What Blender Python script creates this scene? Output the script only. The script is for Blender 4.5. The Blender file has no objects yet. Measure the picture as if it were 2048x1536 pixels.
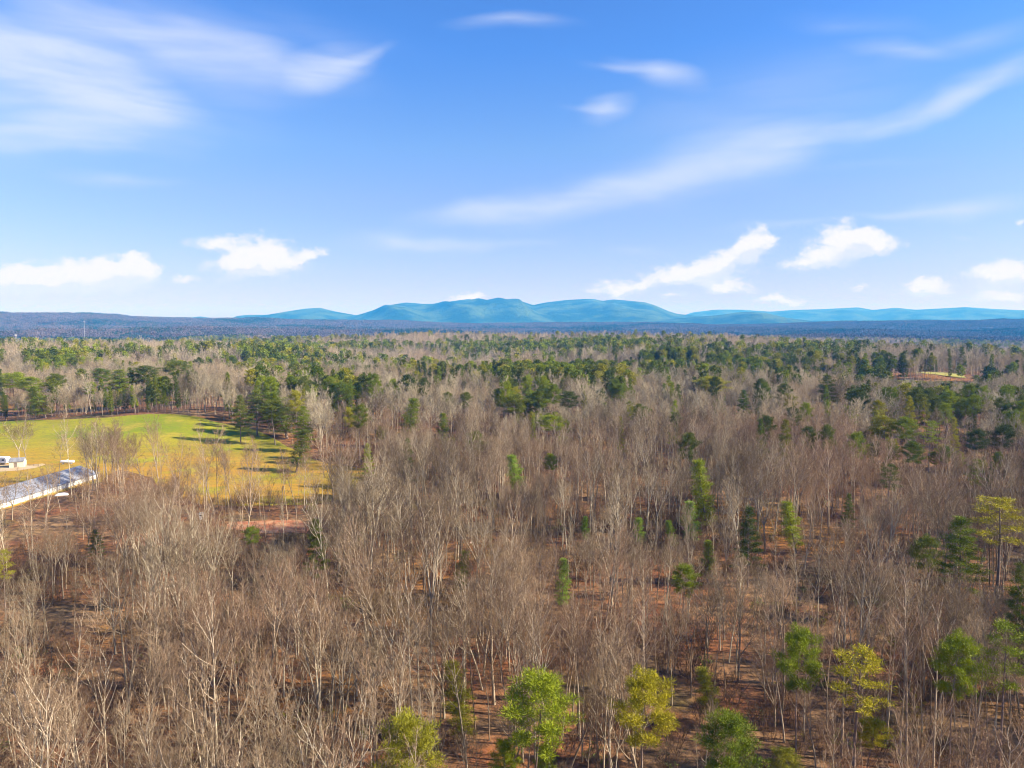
import bpy, math, random
import numpy as np
from mathutils import Vector
from mathutils.geometry import delaunay_2d_cdt

SC = bpy.context.scene
COL = SC.collection
R = math.radians
PI = math.pi

# ------------------------------------------------------------------ camera
CAM_Z = 60.0
F = 1462.0            # focal length in pixels of the 2048 px wide photograph
PITCH = math.atan((768 - 641) / F)
cd = bpy.data.cameras.new('camera'); cam = bpy.data.objects.new('camera', cd); COL.objects.link(cam)
cam.location = (0, 0, CAM_Z); cam.rotation_euler = (PI/2 - PITCH, 0, 0)
cd.sensor_width = 36; cd.lens = 36 * F / 2048
cd.clip_start = 0.5; cd.clip_end = 60000
SC.camera = cam


def pix_dir(px, py):
    x = (px - 1024) / F; z = -(py - 768) / F
    c, s = math.cos(PITCH), math.sin(PITCH)
    return (x, c + z * s, -s + z * c)


def azel(px, py):
    x, y, z = pix_dir(px, py)
    return math.atan2(x, y), math.atan2(z, math.hypot(x, y))


# ------------------------------------------------------------------ world, sun
SUN_AZ = R(99); SUN_EL = R(31)
SKY_STRENGTH = 0.086; GAIN = .446
w = bpy.data.worlds.new('World'); SC.world = w; w.use_nodes = True
NT = w.node_tree; NT.nodes.clear()


class G:
    """small helper to write node graphs"""
    def __init__(s, nt): s.nt = nt
    def n(s, t, **k):
        o = s.nt.nodes.new(t)
        for a, b in k.items(): setattr(o, a, b)
        return o
    def put(s, sock, v):
        if isinstance(v, bpy.types.NodeSocket): s.nt.links.new(v, sock)
        elif v is not None: sock.default_value = v
    def m(s, op, a, b=None, c=None, clamp=False):
        o = s.n('ShaderNodeMath', operation=op, use_clamp=clamp)
        s.put(o.inputs[0], a); s.put(o.inputs[1], b); s.put(o.inputs[2], c)
        return o.outputs[0]
    def mix(s, f, a, b, mode='MIX'):
        o = s.n('ShaderNodeMix', data_type='RGBA', blend_type=mode)
        s.put(o.inputs[0], f)
        for i, v in ((6, a), (7, b)):
            if isinstance(v, tuple): v = (*v[:3], 1)
            s.put(o.inputs[i], v)
        return o.outputs[2]
    def noise(s, vec, scale, detail=3, rough=.5, dist=0., col=False, lac=2.):
        o = s.n('ShaderNodeTexNoise'); s.put(o.inputs['Vector'], vec)
        o.inputs['Scale'].default_value = scale; o.inputs['Detail'].default_value = detail
        o.inputs['Roughness'].default_value = rough; o.inputs['Distortion'].default_value = dist
        o.inputs['Lacunarity'].default_value = lac
        return o.outputs[1 if col else 0]
    def ramp(s, f, stops):
        o = s.n('ShaderNodeValToRGB'); s.put(o.inputs[0], f)
        e = o.color_ramp.elements
        while len(e) < len(stops): e.new(.5)
        for q, (p, c) in zip(e, stops):
            q.position = p; q.color = (*c, 1) if isinstance(c, tuple) else (c, c, c, 1)
        return o.outputs[0]
    def sm(s, v, a, b, lo=0., hi=1.):
        o = s.n('ShaderNodeMapRange', interpolation_type='SMOOTHSTEP')
        s.put(o.inputs[0], v)
        for i, q in enumerate((a, b, lo, hi)): s.put(o.inputs[i+1], q)
        return o.outputs[0]
    def xyz(s, x, y, z=0.):
        o = s.n('ShaderNodeCombineXYZ'); s.put(o.inputs[0], x); s.put(o.inputs[1], y); s.put(o.inputs[2], z)
        return o.outputs[0]
    def vm(s, op, a, b):
        o = s.n('ShaderNodeVectorMath', operation=op); s.put(o.inputs[0], a); s.put(o.inputs[1], b)
        return o.outputs[0]


g = G(NT)
tc = g.n('ShaderNodeTexCoord')
sep = g.n('ShaderNodeSeparateXYZ'); NT.links.new(tc.outputs['Generated'], sep.inputs[0])
AZ = g.m('ARCTAN2', sep.outputs[0], sep.outputs[1])
EL = g.m('ARCSINE', sep.outputs[2])
P = g.xyz(AZ, EL)
sky = g.n('ShaderNodeTexSky', sky_type='NISHITA', sun_disc=False)
sky.sun_elevation = SUN_EL; sky.sun_rotation = SUN_AZ
sky.altitude = 300; sky.air_density = 1.0; sky.dust_density = 0.6; sky.ozone_density = 2.0
tint = g.ramp(g.m('MULTIPLY', EL, 1 / R(45), clamp=True),
              [(0.0, (.66, .60, .98)), (.07, (.61, .60, .97)), (.204, (.67, .70, 1.05)), (.284, (.62, .77, 1.08)),
               (.435, (.41, .73, 1.25)), (1.0, (.30, .60, 1.1))])
base = g.mix(1.0, sky.outputs[0], tint, 'MULTIPLY')


def blobs(P, items):
    acc = None
    for (cx, cy, rx, ry, ang, amp) in items:
        c = azel(cx, cy); a = R(ang)
        e1 = azel(cx + rx * math.cos(a), cy - rx * math.sin(a))
        e2 = azel(cx - ry * math.sin(a), cy - ry * math.cos(a))
        v1 = (e1[0]-c[0], e1[1]-c[1]); v2 = (e2[0]-c[0], e2[1]-c[1])
        mp = g.n('ShaderNodeMapping', vector_type='TEXTURE'); NT.links.new(P, mp.inputs[0])
        mp.inputs['Location'].default_value = (c[0], c[1], 0)
        mp.inputs['Rotation'].default_value = (0, 0, math.atan2(v1[1], v1[0]))
        mp.inputs['Scale'].default_value = (math.hypot(*v1), math.hypot(*v2), 1)
        gr = g.n('ShaderNodeTexGradient', gradient_type='SPHERICAL'); NT.links.new(mp.outputs[0], gr.inputs[0])
        v = g.m('MULTIPLY', gr.outputs[1], amp)
        acc = v if acc is None else g.m('ADD', acc, v)
    return acc


# high wispy cirrus: soft, warped, streaked
wn = g.noise(g.xyz(g.m('MULTIPLY', AZ, 4.), g.m('MULTIPLY', EL, 9.), 3.), 1.0, 3, .5, 0., True)
warp = g.vm('MULTIPLY', g.vm('SUBTRACT', wn, (.5, .5, .5)), (.16, .07, 0))
Pw = g.vm('ADD', P, warp)
cir = blobs(Pw, [
    (40, 130, 330, 110, -14, .95), (150, 165, 330, 75, -22, .55), (60, 262, 270, 42, -4, .75), (190, 245, 210, 60, 12, .40),
    (300, 60, 420, 110, -18, .42), (520, 130, 330, 60, -12, .50), (660, 140, 130, 60, 18, .75), (740, 115, 110, 22, 20, .4),
    (130, 20, 280, 60, -24, .30), (60, 300, 300, 60, 5, .3),
    (250, 90, 620, 150, -16, .42), (120, 200, 480, 160, -8, .50), (600, 60, 380, 90, -10, .34), (1600, 180, 700, 170, 16, .30), (1300, 400, 600, 120, 12, .25),
    (1035, 48, 150, 28, -2, .85), (1310, 157, 150, 36, -8, .90), (1200, 150, 110, 14, -6, .4),
    (1210, 228, 90, 34, 4, .80), (1150, 230, 90, 12, -2, .4), (275, 352, 170, 22, -2, .5),
    (1990, 165, 230, 34, 28, .75), (1810, 238, 230, 32, 19, .65), (1610, 290, 270, 48, 14, .55),
    (1400, 335, 330, 75, 12, .50), (1150, 400, 300, 50, 14, .75), (960, 432, 220, 32, 8, .6), (1500, 240, 520, 110, 12, .22),
    (1820, 110, 160, 26, -4, .35), (1980, 80, 260, 40, 18, .40), (1700, 55, 200, 30, -3, .25),
    (1930, 418, 260, 26, 5, .80), (1740, 432, 160, 12, 3, .4), (1560, 455, 190, 12, 3, .5), (1300, 505, 120, 16, -4, .4),
    (800, 492, 170, 32, -3, .60), (950, 490, 200, 14, 3, .5), (1750, 330, 330, 14, 5, .22), (1930, 466, 50, 9, 0, .5),
])
st = g.noise(g.xyz(g.m('MULTIPLY', g.m('ADD', AZ, g.m('MULTIPLY', EL, -.6)), 5.), g.m('MULTIPLY', EL, 34.), 7.), 1.0, 5, .55, .4)
cirrus = g.m('MULTIPLY', g.sm(cir, .0, 1.3), g.sm(st, .22, .70, .45, 1.), clamp=True)

# fair-weather cumulus low over the horizon
n1 = g.noise(g.xyz(g.m('MULTIPLY', AZ, 42.), g.m('MULTIPLY', EL, 60.), 1.), 1.0, 8, .62, .2)
wn2 = g.noise(g.xyz(g.m('MULTIPLY', AZ, 40.), g.m('MULTIPLY', EL, 60.), 5.), 1.0, 6, .62, 0., True)
Pc = g.vm('ADD', P, g.vm('MULTIPLY', g.vm('SUBTRACT', wn2, (.5, .5, .5)), (.045, .028, 0)))
CUM = [
    (130, 552, 150, 42, 2, 1.1), (40, 560, 120, 36, 0, 1.1), (235, 545, 110, 48, 0, 1.1), (275, 535, 60, 36, 0, .8), (120, 575, 260, 30, 0, .5),
    (525, 510, 95, 52, 4, 1.25), (480, 530, 100, 40, 10, .9), (625, 508, 42, 18, 12, .9), (430, 484, 72, 22, 2, .85), (370, 557, 38, 12, 0, .8), (560, 535, 100, 30, 0, .6),
    (1510, 480, 52, 36, 20, 1.2), (1450, 525, 130, 36, 20, 1.15), (1350, 548, 100, 26, 10, 1.1), (1240, 578, 85, 24, 2, 1.05), (1400, 560, 150, 22, 6, .5),
    (1680, 490, 95, 58, 8, 1.3), (1750, 482, 70, 34, -6, 1.0), (1620, 525, 80, 26, 10, 1.0),
    (1455, 576, 68, 22, 2, 1.1), (1565, 600, 56, 14, -4, .9), (1545, 592, 24, 12, 0, .8), (1345, 592, 40, 10, 6, .7),
    (1850, 578, 80, 30, 2, 1.15), (1845, 562, 45, 20, 0, .8), (1990, 548, 80, 38, 4, 1.2), (2060, 550, 80, 34, 0, 1.1), (2000, 595, 90, 26, 0, .95),
    (1720, 575, 34, 12, 0, .8), (930, 598, 62, 14, 2, .95), (945, 592, 40, 12, 0, .7), (655, 605, 30, 12, 10, .35), (2044, 450, 14, 12, 0, .8),
    (2230, 520, 160, 60, 3, 1.2), (-260, 540, 170, 60, 0, 1.2), (2500, 560, 160, 40, 3, 1.2),
]
cum = blobs(Pc, CUM); cup = blobs(g.vm('ADD', Pc, (.004, .011, 0)), CUM)
cden = g.sm(g.m('ADD', cum, g.m('MULTIPLY', g.m('SUBTRACT', n1, .5), 1.5)), .06, .92)
edge = g.sm(cum, .02, .16)
cumulus = g.m('MULTIPLY', g.m('MULTIPLY', cden, edge), .93)

K = GAIN / SKY_STRENGTH
c1 = g.mix(g.m('MULTIPLY', cirrus, .82), base, (.80*K, .87*K, 1.04*K))
n2 = g.noise(g.xyz(g.m('MULTIPLY', AZ, 30.), g.m('MULTIPLY', EL, 60.), 9.), 1.0, 4, .5)
top = g.sm(g.m('ADD', g.m('SUBTRACT', cum, cup), g.m('MULTIPLY', g.m('SUBTRACT', n2, .5), .55)), -.22, .20)
shade = g.mix(top, (.80*K, .85*K, .97*K), (1.02*K, 1.0*K, .97*K))
c2 = g.mix(cumulus, c1, shade)
veil = g.sm(EL, R(-2), R(8), .38, 0.)
c3 = g.mix(veil, c2, (.78*K, .84*K, 1.0*K))
bg = g.n('ShaderNodeBackground'); NT.links.new(c3, bg.inputs[0]); bg.inputs[1].default_value = SKY_STRENGTH
wo = g.n('ShaderNodeOutputWorld'); NT.links.new(bg.outputs[0], wo.inputs[0])
w.cycles.sampling_method = 'MANUAL'; w.cycles.sample_map_resolution = 512

sl = bpy.data.lights.new('sun', 'SUN'); sl.energy = 5.0; sl.angle = R(.53); sl.color = (1., .92, .78)
so = bpy.data.objects.new('sun', sl); COL.objects.link(so)
sd = Vector((math.sin(SUN_AZ) * math.cos(SUN_EL), math.cos(SUN_AZ) * math.cos(SUN_EL), math.sin(SUN_EL)))
so.rotation_euler = (-sd).to_track_quat('-Z', 'Y').to_euler(); so.location = (200, -40, 300)

SC.view_settings.view_transform = 'Standard'; SC.view_settings.look = 'None'
SC.view_settings.exposure = 1.17; SC.view_settings.gamma = 1
SC.cycles.use_denoising = True
SC.cycles.max_bounces = 4; SC.cycles.diffuse_bounces = 2; SC.cycles.glossy_bounces = 1
SC.cycles.transmission_bounces = 2; SC.cycles.volume_bounces = 0; SC.cycles.transparent_max_bounces = 4
SC.cycles.caustics_reflective = False; SC.cycles.caustics_refractive = False
SC.cycles.filter_width = 1.05
SC.cycles.denoising_prefilter = 'ACCURATE'


# ------------------------------------------------------------------ terrain
def hsh(i, j, s):
    v = np.sin(i * 127.1 + j * 311.7 + s * 74.7) * 43758.5453
    return v - np.floor(v)


def vn(x, y, s=0):
    i = np.floor(x); j = np.floor(y); u = x - i; v = y - j
    u = u*u*(3-2*u); v = v*v*(3-2*v)
    a = hsh(i, j, s); b = hsh(i+1, j, s); c = hsh(i, j+1, s); d = hsh(i+1, j+1, s)
    return (a*(1-u)*(1-v) + b*u*(1-v) + c*(1-u)*v + d*u*v) * 2 - 1


def fbm(x, y, s=0, o=4):
    t = 0; a = 1; n = 0
    for k in range(o):
        t = t + a * vn(x * 2**k + 13.7*k, y * 2**k + 7.1*k, s + k); n += a; a *= .5
    return t / n


def S(v, a, b):
    t = np.clip((v - a) / (b - a), 0, 1); return t*t*(3-2*t)


def pol(px, py, r=None, z=0.):
    """world xy where the sight line of a photo pixel is r metres out, or meets height z"""
    dx, dy, dz = pix_dir(px, py); k = math.hypot(dx, dy)
    if r is None: r = (CAM_Z - z) / (-dz) * k
    return dx / k * r, dy / k * r


FH = pol(310, 850)             # crest of the pasture
FF = pol(1865, 748, 770)       # far hillside field
FV = pol(1865, 748, 665)
SKX = [azel(p, 700)[0] for p in (-400, 0, 180, 300, 420, 560, 700, 900, 1100, 1300, 1500, 1700, 1900, 2048, 2500)]
SKH = [(641 - y) / F * 7200 + CAM_Z - 22 for y in (631, 629, 628, 631, 635, 638, 641, 643, 644, 646, 647, 645, 641, 640, 640)]


def hgt(x, y):
    x = np.asarray(x, float); y = np.asarray(y, float)
    r = np.hypot(x, y); az = np.arctan2(x, y)
    R0 = 1450 - 430 * S(az, R(17), R(33))
    z = 1.0 * fbm(x/90, y/90, 3, 3) * S(r, 60, 300)
    z = z + 25 * fbm(x/460 + .3, y/230, 11, 3) * S(r, 430, 850) * (1 - S(r, R0, R0 + 500)) * (1 - np.exp(-((x-FF[0])/190)**2 - ((y-FF[1]+40)/130)**2))
    z = z + 7.5 * np.exp(-((x-FH[0])/75)**2 - ((y-FH[1])/60)**2)
    z = z + 12 * np.exp(-((x-FF[0])/80)**2 - ((y-FF[1])/55)**2) - 15 * np.exp(-((x-FV[0])/130)**2 - ((y-FV[1])/60)**2)
    z = z - 52 * S(r, R0 + 50, R0 + 1000)
    far = S(r, R0 + 700, R0 + 2000)
    z = z + far * (44 * fbm(x/1300, y/620, 21, 4) + 10 * fbm(x/300, y/260, 29, 2)) * (1 - .75*S(r, 6000, 7200))
    w_ = 500 * fbm(x/1900, y/5000, 41, 3)
    z = z + S(r, R0+500, R0+1200) * (30 * np.exp(-((r-3000-w_)/300)**2) + 34 * np.exp(-((r-4300+w_*1.4)/380)**2) + 30 * np.exp(-((r-5500-w_)/420)**2)) * (.5 + .9*fbm(x/1100, y/3000, 43, 3))
    H = np.interp(az, SKX, SKH)
    z = z + (H + 52 + 24 * fbm(x/620, y/620, 33, 3)) * np.exp(-((r-7200)/1150)**2) * far
    z = np.where(r > 7200, np.maximum(z, -70), z)
    return z


def hit(px, py):
    """world point where the sight line meets the ground"""
    dx, dy, dz = pix_dir(px, py); k = math.hypot(dx, dy)
    r = np.arange(30, 4000, 2.0); x = dx/k*r; y = dy/k*r; zl = CAM_Z + dz/k*r
    b = np.nonzero(zl < hgt(x, y))[0]
    i = b[0] if len(b) else len(r)-1
    return float(x[i]), float(y[i])


def H1(x, y): return float(hgt(x, y))


# ------------------------------------------------------------------ object helpers
def tag(o, label=None, cat=None, group=None, kind=None):
    if label: o['label'] = label
    if cat: o['category'] = cat
    if group: o['group'] = group
    if kind: o['kind'] = kind
    return o


def mesh(name, v, f, mats=(), mi=None, smooth=True):
    """v (n,3) array, f (m,k) array of equal sized faces or list of such arrays"""
    fl = f if isinstance(f, list) else [f]
    fl = [np.asarray(q, np.int32) for q in fl if len(q)]
    me = bpy.data.meshes.new(name)
    v = np.asarray(v, np.float32)
    me.vertices.add(len(v)); me.vertices.foreach_set('co', v.ravel())
    nl = sum(q.size for q in fl); nf = sum(len(q) for q in fl)
    me.loops.add(nl); me.polygons.add(nf)
    me.loops.foreach_set('vertex_index', np.concatenate([q.ravel() for q in fl]))
    tot = np.concatenate([np.full(len(q), q.shape[1], np.int32) for q in fl])
    st_ = np.concatenate([[0], np.cumsum(tot)[:-1]]).astype(np.int32)
    me.polygons.foreach_set('loop_start', st_)
    if mi is not None: me.polygons.foreach_set('material_index', np.asarray(mi, np.int32))
    me.polygons.foreach_set('use_smooth', np.full(nf, smooth))
    for m_ in mats: me.materials.append(m_)
    me.update(calc_edges=True); me.validate()
    return me


def ob(name, me, parent=None, loc=(0, 0, 0), rz=0., link=True):
    o = bpy.data.objects.new(name, me)
    if link: COL.objects.link(o)
    o.parent = parent; o.location = loc; o.rotation_euler = (0, 0, rz)
    return o


class MB:
    """collects boxes and prisms"""
    def __init__(s): s.v = []; s.f = []
    def box(s, x0, y0, z0, x1, y1, z1):
        b = len(s.v)
        s.v += [(x0,y0,z0),(x1,y0,z0),(x1,y1,z0),(x0,y1,z0),(x0,y0,z1),(x1,y0,z1),(x1,y1,z1),(x0,y1,z1)]
        s.f += [[b+i for i in q] for q in ((0,3,2,1),(4,5,6,7),(0,1,5,4),(1,2,6,5),(2,3,7,6),(3,0,4,7))]
        return s
    def ext(s, prof, y0, y1):
        """closed xz profile run along y"""
        b = len(s.v); n = len(prof)
        s.v += [(x, y0, z) for x, z in prof] + [(x, y1, z) for x, z in prof]
        s.f += [[b+i, b+(i+1) % n, b+n+(i+1) % n, b+n+i] for i in range(n)]
        s.f += [[b+i for i in range(n)][::-1], [b+n+i for i in range(n)]]
        return s
    def build(s, name, mat, parent=None, bevel=0.):
        me = bpy.data.meshes.new(name); me.from_pydata(s.v, [], s.f); me.materials.append(mat)
        o = ob(name, me, parent)
        if bevel:
            b = o.modifiers.new('b', 'BEVEL'); b.width = bevel; b.segments = 2
        return o


# ------------------------------------------------------------------ materials
def mat(name):
    m = bpy.data.materials.new(name); m.use_nodes = True
    q = G(m.node_tree); b = m.node_tree.nodes['Principled BSDF']
    b.inputs['Roughness'].default_value = .85; b.inputs['Specular IOR Level'].default_value = .15
    return m, q, b


def pos(q): return q.n('ShaderNodeNewGeometry').outputs['Position']


def rnd(q): return q.n('ShaderNodeObjectInfo').outputs['Random']


def bump(q, b, hgt_sock, strength, dist):
    o = q.n('ShaderNodeBump'); q.put(o.inputs['Height'], hgt_sock)
    o.inputs['Strength'].default_value = strength; o.inputs['Distance'].default_value = dist
    q.nt.links.new(o.outputs[0], b.inputs['Normal'])


def m_ground():
    m, q, b = mat('leaf_litter'); p = pos(q)
    red, tan, dark, och, moss = (.31, .112, .042), (.34, .205, .095), (.045, .028, .018), (.36, .165, .030), (.12, .12, .03)
    a = q.mix(q.sm(q.noise(p, .045, 4, .6), .35, .65), red, tan)
    a = q.mix(q.m('MULTIPLY', q.sm(q.noise(q.vm('ADD', p, (91, 5, 0)), .02, 3, .5), .5, .68), .8), a, och)
    a = q.mix(q.m('MULTIPLY', q.sm(q.noise(q.vm('ADD', p, (11, 75, 0)), .03, 3, .6), .54, .7), .65), a, moss)
    a = q.mix(q.m('MULTIPLY', q.sm(q.noise(p, .55, 6, .7), .40, .60), .75), a, dark)
    a = q.mix(q.m('MULTIPLY', q.sm(q.noise(p, 2.2, 5, .7), .52, .7), .5), a, (.38, .25, .14))
    # beyond the haze the same ground reads through a closed canopy of bare twigs
    d = q.vm('LENGTH', p, None) if False else q.n('ShaderNodeVectorMath', operation='LENGTH')
    q.put(d.inputs[0], p)
    fc = q.mix(q.sm(q.noise(p, .004, 6, .65), .40, .62), (.10, .072, .060), (.035, .055, .025))
    a = q.mix(q.sm(d.outputs[1], 3000., 5000.), a, fc)
    q.put(b.inputs['Base Color'], a); bump(q, b, q.noise(p, 1.6, 5, .7), .8, .35)
    b.inputs['Roughness'].default_value = .95
    return m


def m_field():
    m, q, b = mat('pasture_grass'); p = pos(q)
    straw, yel, grn, org = (.42, .31, .045), (.36, .325, .014), (.19, .245, .010), (.48, .25, .030)
    sp = q.n('ShaderNodeSeparateXYZ'); q.put(sp.inputs[0], p)
    a = q.mix(q.sm(q.noise(p, .022, 4, .6), .38, .62), yel, grn)
    a = q.mix(q.m('MULTIPLY', q.sm(q.noise(q.vm('ADD', p, (40, 0, 0)), .05, 5, .65), .48, .66), .75), a, straw)
    near = q.sm(q.m('ADD', sp.outputs[1], q.m('MULTIPLY', q.noise(p, .03, 3), 60.)), 325., 400., 1., 0.)
    c = q.mix(q.sm(q.noise(p, .06, 5, .65), .32, .55), straw, org)
    c = q.mix(q.sm(q.noise(q.vm('ADD', p, (0, 50, 0)), .04, 4, .6), .56, .68), c, yel)
    a = q.mix(near, a, c)
    mp = q.n('ShaderNodeMapping'); q.put(mp.inputs[0], p); mp.inputs['Rotation'].default_value = (0, 0, .5); mp.inputs['Scale'].default_value = (.012, .30, 1)
    a = q.mix(q.m('MULTIPLY', q.sm(q.noise(mp.outputs[0], 1., 4, .6), .42, .60), .40), a, (.24, .22, .03))
    a = q.mix(q.m('MULTIPLY', q.sm(q.noise(p, .7, 5, .7), .45, .65), .45), a, (.15, .13, .03))
    q.put(b.inputs['Base Color'], a); bump(q, b, q.noise(p, .9, 4, .7), .5, .3)
    return m


def m_plain(name, c1, c2, sc=.5, lo=.4, hi=.62, rough=.85, metal=0., bmp=0.):
    m, q, b = mat(name); p = pos(q); n = q.noise(p, sc, 5, .65)
    q.put(b.inputs['Base Color'], q.mix(q.sm(n, lo, hi), c1, c2))
    b.inputs['Roughness'].default_value = rough; b.inputs['Metallic'].default_value = metal
    if bmp: bump(q, b, n, .6, bmp)
    return m


def m_bark(name, pale, dark, pink):
    m, q, b = mat(name); p = pos(q); r = rnd(q)
    a = q.mix(r, dark, pale)
    a = q.mix(q.m('MULTIPLY', q.sm(q.noise(p, .012, 3, .5), .44, .64), .55), a, pink)
    a = q.mix(q.m('MULTIPLY', q.sm(q.noise(p, 1.3, 4, .7), .45, .6), .35), a, tuple(c*.45 for c in dark))
    q.put(b.inputs['Base Color'], a); b.inputs['Roughness'].default_value = .9
    return m


def m_leaf(name, ca, cb, trans=.13):
    m, q, b = mat(name); p = pos(q)
    f = q.m('ADD', q.m('MULTIPLY', rnd(q), .6), q.m('MULTIPLY', q.noise(p, .8, 4, .7), .8))
    col = q.mix(q.sm(f, .25, .95), ca, cb)
    q.put(b.inputs['Base Color'], col); b.inputs['Roughness'].default_value = .6
    t = q.n('ShaderNodeBsdfTranslucent'); q.put(t.inputs[0], col)
    mx = q.n('ShaderNodeMixShader'); mx.inputs[0].default_value = trans
    q.nt.links.new(b.outputs[0], mx.inputs[1]); q.nt.links.new(t.outputs[0], mx.inputs[2])
    q.nt.links.new(mx.outputs[0], m.node_tree.nodes['Material Output'].inputs[0])
    return m


M_GROUND = m_ground(); M_FIELD = m_field()
M_CLAY = m_plain('red_clay', (.46, .17, .08), (.52, .29, .15), .3)
M_DIRT = m_plain('pale_dirt', (.55, .40, .27), (.50, .36, .16), .12)
M_BARK = m_bark('bark', (.64, .545, .38), (.16, .115, .075), (.54, .38, .25))
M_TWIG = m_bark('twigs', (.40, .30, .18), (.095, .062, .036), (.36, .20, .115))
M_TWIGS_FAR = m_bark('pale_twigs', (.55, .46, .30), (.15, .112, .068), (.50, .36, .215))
M_BRUSH = m_bark('brush_stems', (.26, .165, .095), (.07, .043, .026), (.26, .13, .075))
M_PBARK = m_bark('pine_bark', (.34, .25, .20), (.20, .15, .12), (.3, .2, .15))
M_GREEN = m_leaf('green_needles', (.085, .125, .008), (.26, .30, .012))
M_DARK = m_leaf('dark_needles', (.050, .074, .009), (.15, .170, .015))
M_YEL = m_leaf('yellow_needles', (.34, .29, .012), (.56, .47, .018))
M_OLIVE = m_leaf('olive_needles', (.17, .17, .014), (.34, .31, .02))
M_LIME = m_leaf('lime_leaves', (.15, .25, .02), (.26, .36, .035))
M_BUSH = m_leaf('bush_leaves', (.055, .07, .035), (.13, .14, .06))

# ------------------------------------------------------------------ ground sheet
def build_ground():
    r = [0., 15.]
    while r[-1] < 27500:
        r.append(r[-1] + max(4.0, r[-1] * .0125))
    r = np.array(r[1:])
    az = np.concatenate([np.arange(-42, 42.01, .3), np.arange(45, 318, 3.)])
    a = np.radians(az); n = len(a)
    X = np.outer(r, np.sin(a)); Y = np.outer(r, np.cos(a)); Z = hgt(X, Y)
    v = np.stack([X, Y, Z], -1).reshape(-1, 3)
    v = np.vstack([v, [[0, 0, H1(0, 0)]]])
    i = np.arange(len(r)-1)[:, None]; j = np.arange(n)[None, :]; j2 = (j+1) % n
    f = np.stack([i*n+j, (i+1)*n+j, (i+1)*n+j2, i*n+j2], -1).reshape(-1, 4)
    c = len(v)-1
    t = np.stack([np.full(n, c), np.arange(n), (np.arange(n)+1) % n], -1)
    o = ob('ground', mesh('ground', v, [f[:, ::-1], t[:, ::-1]], [M_GROUND]))
    tag(o, kind='structure'); o.data.flip_normals() if o.data.polygons[0].normal.z < 0 else None
    return Z.min()


ZMIN = build_ground()


def poly_world(pts): return [hit(*p) for p in pts]


def dens(pts, step=14):
    out = []
    for a, b in zip(pts, pts[1:] + pts[:1]):
        n = max(1, int(math.hypot(b[0]-a[0], b[1]-a[1]) / step))
        out += [(a[0] + (b[0]-a[0])*k/n, a[1] + (b[1]-a[1])*k/n) for k in range(n)]
    return out


def sheet(name, poly, m_, step, off, wob=1.0):
    rr = random.Random(name)
    P_ = dens(poly, step); P_ = [(x + rr.uniform(-1, 1)*wob, y + rr.uniform(-1, 1)*wob) for x, y in P_]
    xs = [p[0] for p in P_]; ys = [p[1] for p in P_]
    gx, gy = np.meshgrid(np.arange(min(xs), max(xs), step), np.arange(min(ys), max(ys), step))
    q = [(x, y) for x, y in zip(gx.ravel(), gy.ravel()) if inside(x, y, P_)]
    vs, _, fs, *_r = delaunay_2d_cdt([Vector(p) for p in P_ + q], [], [list(range(len(P_)))], 1, 1e-5)
    v = [(p.x, p.y, H1(p.x, p.y) + off) for p in vs]
    me = bpy.data.meshes.new(name); me.from_pydata(v, [], [list(t) for t in fs]); me.materials.append(m_)
    for p in me.polygons: p.use_smooth = True
    me.update()
    if me.polygons[0].normal.z < 0: me.flip_normals()
    return tag(ob(name, me), kind='structure')


def inside(x, y, P_):
    c = False; j = len(P_)-1
    for i in range(len(P_)):
        (xi, yi), (xj, yj) = P_[i], P_[j]
        if (yi > y) != (yj > y) and x < (xj-xi)*(y-yi)/(yj-yi)+xi: c = not c
        j = i
    return c


FIELD_PX = [(-160, 846), (0, 842), (120, 840), (210, 836), (260, 831), (330, 828), (395, 834), (440, 846), (500, 858), (560, 882), (600, 905),
            (640, 925), (700, 936), (780, 950), (760, 975), (690, 1000), (620, 1012), (540, 1014), (455, 1012), (395, 1008), (330, 985),
            (300, 955), (235, 940), (214, 950), (200, 964), (100, 993), (0, 1024), (-160, 1076)]
FIELD = poly_world(FIELD_PX)
YARD = poly_world([(-160, 928), (0, 929), (60, 931), (84, 927), (90, 931), (70, 938), (40, 943), (0, 944), (-160, 942)])
STRIP = poly_world([(460, 1046), (600, 1043), (625, 1052), (612, 1066), (520, 1068), (455, 1058)])
STRIP2 = poly_world([(262, 1078), (330, 1070), (370, 1082), (352, 1096), (285, 1096)])
FARF = [pol(px, 748, r) for px, r in ((1800, 790), (1830, 772), (1870, 766), (1915, 764), (1938, 768), (1930, 780), (1905, 792), (1860, 806), (1820, 808))]
sheet('pasture', FIELD, M_FIELD, 7, .06)
sheet('yard', YARD, M_DIRT, 4, .10, .4)
sheet('clay_clearing', STRIP, M_CLAY, 4, .06, .6)
sheet('clay_clearing', STRIP2, M_CLAY, 4, .06, .6)
M_FARF = m_plain('hillside_grass', (.36, .32, .07), (.42, .31, .14), .03)
sheet('hillside_field', FARF, M_FARF, 7, .3, 1.5)

# ------------------------------------------------------------------ mountains
def m_mount():
    m, q, b = mat('mountain_forest'); p = pos(q)
    a = q.mix(q.sm(q.noise(p, .0022, 5, .6), .4, .62), (.015, .050, .028), (.085, .15, .06))
    q.put(b.inputs['Base Color'], a); bump(q, b, q.noise(p, .004, 7, .75), 1., 140.)
    return m


M_MOUNT = m_mount()


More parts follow.
